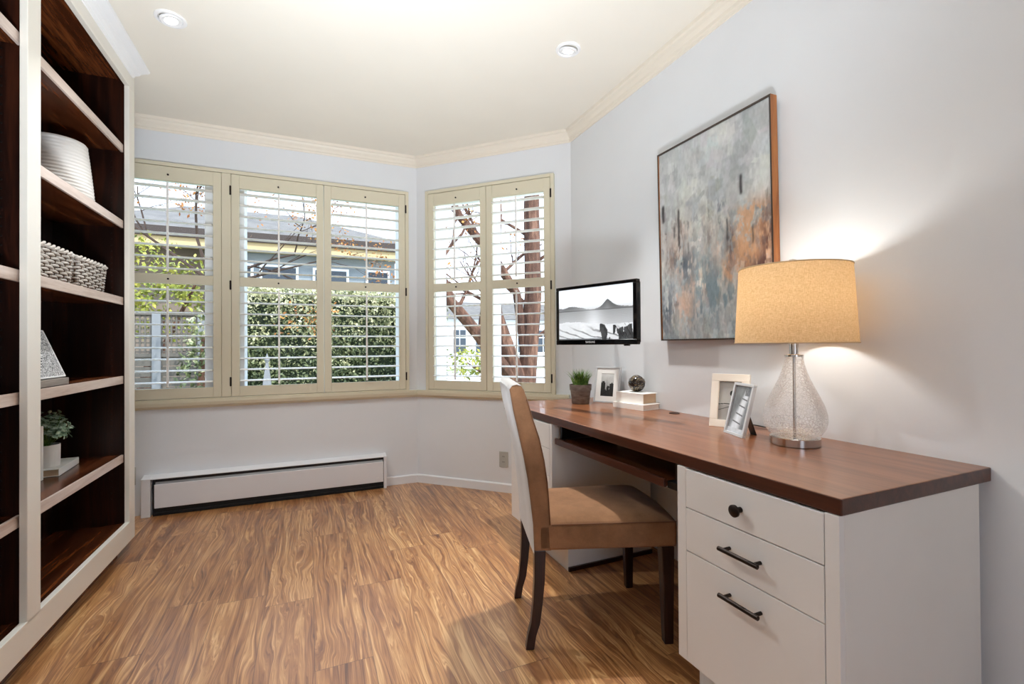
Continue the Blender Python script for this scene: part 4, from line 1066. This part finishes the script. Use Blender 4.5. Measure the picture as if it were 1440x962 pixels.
# neighbouring house
hs = thing('neighbour_house', 'grey-sided neighbouring house with pale hip roof and dark eaves above the hedge', 'house', (0, 13, GZ))
x0, x1, y0, y1, ze = -2.2, 2.15, 0, 6, 3.85
MB().box(x0, x1, y0, y1, 0, ze).build('house_wall', M['siding'], hs)
ov = .45; e = (x0 - 2.6, x1 + ov, y0 - ov, y1 + ov)
m = MB(); zr = ze + .30
vs = [(e[0], e[2], zr), (e[1], e[2], zr), (e[1], e[3], zr), (e[0], e[3], zr), (e[0] + 1.6, 3, zr + 1.35), (e[1] - 2.9, 3, zr + 1.35)]
m.add(vs, [(0, 1, 5, 4), (1, 2, 5), (2, 3, 4, 5), (3, 0, 4), (3, 2, 1, 0)]); m.build('roof', M['shingle'], hs)
MB().box(e[0], e[1], e[2], e[2] + .05, zr - .22, zr).build('fascia', M['fascia'], hs)
MB().box(e[0], e[1] - .2, e[2] + .06, e[2] + .30, zr - .42, zr - .22).build('gutter_band', M['tan'], hs)
MB().box(e[0] + .02, x0, y0 + .5, y1, 0, ze).build('side_wing_wall', M['brownwall'], hs)
for a, b, z0, z1 in ((-1.75, -1.30, 2.2, 3.42), (-1.05, -.30, 2.2, 3.42), (.15, .9, 2.4, 3.40), (1.45, 1.95, 2.3, 3.42)):
    f = MB().box(a - .06, b + .06, -.05, .01, z0 - .06, z1 + .06).build('window_frame', M['winwhite'], hs)
    MB().box(a, b, -.06, -.045, z0, z1).build('window_pane', M['extglass'], f)
# white building across the street
wb = thing('white_building', 'white building with rows of small windows across the street', 'building', (0, 28, GZ))
MB().box(4.5, 19, 0, 8, 0, 3.1).build('building_wall', M['stucco'], wb)
m = MB(); m.add([(4.1, -.5, 3.1), (19.4, -.5, 3.1), (19.4, 8, 3.1), (4.1, 8, 3.1), (4.6, 3.5, 4.5), (18.9, 3.5, 4.5)], [(0, 1, 5, 4), (1, 2, 5), (2, 3, 4, 5), (3, 0, 4), (3, 2, 1, 0)]); m.build('roof', M['shingle'], wb)
for i in range(9):
    a = 5.2 + i * 1.45
    f = MB().box(a, a + .95, -.06, .01, .9, 2.5).build('window_frame', M['winwhite'], wb)
    m = MB()
    for j in range(2):
        for k in range(3): m.box(a + .07 + j * .42, a + .44 + j * .42, -.07, -.05, .98 + k * .5, 1.42 + k * .5)
    m.build('window_pane', M['extglass'], f)
# garden obelisk
ob = thing('garden_obelisk', 'pale pointed garden obelisk standing before the hedge', 'obelisk', (-.455, 6.2, GZ))
m = MB(); m.loft([[(-.16, -.16, 0), (.16, -.16, 0), (.16, .16, 0), (-.16, .16, 0)], [(-.012, -.012, 1.28), (.012, -.012, 1.28), (.012, .012, 1.28), (-.012, .012, 1.28)]]); m.build('spire', M['fencepost'], ob)
MB().lathe([(.02, 1.27), (.03, 1.30), (.012, 1.34), (0, 1.38)], n=12).build('finial', M['fencepost'], ob)

# ------------------------------------------------------------------ light
w = bpy.data.worlds.new('sky'); sc.world = w; w.use_nodes = True
nt = w.node_tree; bg = nt.nodes['Background']
tc = nt.nodes.new('ShaderNodeTexCoord'); sx = nt.nodes.new('ShaderNodeSeparateXYZ'); rp = nt.nodes.new('ShaderNodeValToRGB')
nt.links.new(tc.outputs['Generated'], sx.inputs[0]); nt.links.new(sx.outputs[2], rp.inputs[0]); nt.links.new(rp.outputs[0], bg.inputs[0])
rp.color_ramp.elements[0].position = .0; rp.color_ramp.elements[0].color = (.93, .95, 1.0, 1)
rp.color_ramp.elements[1].position = .6; rp.color_ramp.elements[1].color = (.62, .76, 1.0, 1)
bg.inputs[1].default_value = 1.9
def light(name, typ, loc, energy, color=(1, 1, 1), rot=None, target=None, **k):
    d = bpy.data.lights.new(name, typ); d.energy = energy; d.color = color
    for a, b in k.items(): setattr(d, a, b)
    o = bpy.data.objects.new(name, d); COL.objects.link(o); o.location = loc
    if target is not None: o.rotation_euler = (Vector(target) - Vector(loc)).to_track_quat('-Z', 'Y').to_euler()
    return o
light('sun', 'SUN', (0, 0, 20), 3.4, (1, .95, .86), target=(-4.0, 6.5, 20 - 9), angle=.01)
light('downlight_bookcase', 'SPOT', (-.583, 2.60, 2.595), 46, (1, .96, .90), target=(.05, 2.15, 0), spot_size=math.radians(106), spot_blend=.55, shadow_soft_size=.035)
light('downlight_desk', 'SPOT', (1.226, 2.081, 2.595), 125, (1, .94, .86), target=(1.02, 1.75, 0), spot_size=math.radians(72), spot_blend=1.0, shadow_soft_size=.04)
light('table_lamp_bulb', 'POINT', (1.516, 1.084, DZ + .497), 5.0, (1, .95, .87), shadow_soft_size=.034)
light('ceiling_bounce', 'AREA', (.05, .18, .30), 23, (.95, .98, 1.0), target=(.05, 1.65, 2.62), shape='DISK', size=.5, spread=math.radians(92))  # added fill lamp, low and out of view, to brighten the ceiling

# ------------------------------------------------------------------ camera
cam = bpy.data.cameras.new('camera'); co = bpy.data.objects.new('camera', cam); COL.objects.link(co)
fpx = 658.86; cam.sensor_fit = 'HORIZONTAL'; cam.sensor_width = 36.0; cam.lens = 36.0 * fpx / 1440; cam.clip_start = .02; cam.clip_end = 300
yw, pc, rl = [math.radians(a) for a in (23.408, .3967, -.3683)]
F_ = Vector((math.sin(yw) * math.cos(pc), math.cos(yw) * math.cos(pc), math.sin(pc))); R0 = Vector((math.cos(yw), -math.sin(yw), 0)); U0 = R0.cross(F_)
Rr = R0 * math.cos(rl) + U0 * math.sin(rl); Uu = U0 * math.cos(rl) - R0 * math.sin(rl)
co.matrix_world = Matrix(((Rr.x, Uu.x, -F_.x, 0), (Rr.y, Uu.y, -F_.y, 0), (Rr.z, Uu.z, -F_.z, 1.10), (0, 0, 0, 1)))
sc.camera = co
sc.cycles.use_denoising = True
sc.cycles.max_bounces = 8; sc.cycles.diffuse_bounces = 5; sc.cycles.glossy_bounces = 4; sc.cycles.transparent_max_bounces = 16; sc.cycles.transmission_bounces = 4
sc.cycles.caustics_reflective = False; sc.cycles.caustics_refractive = False; sc.cycles.sample_clamp_indirect = 4.0
sc.view_settings.view_transform = 'Standard'; sc.view_settings.look = 'None'; sc.view_settings.exposure = 0.60
sc.view_settings.use_white_balance = True; sc.view_settings.white_balance_temperature = 6050; sc.view_settings.white_balance_tint = 8
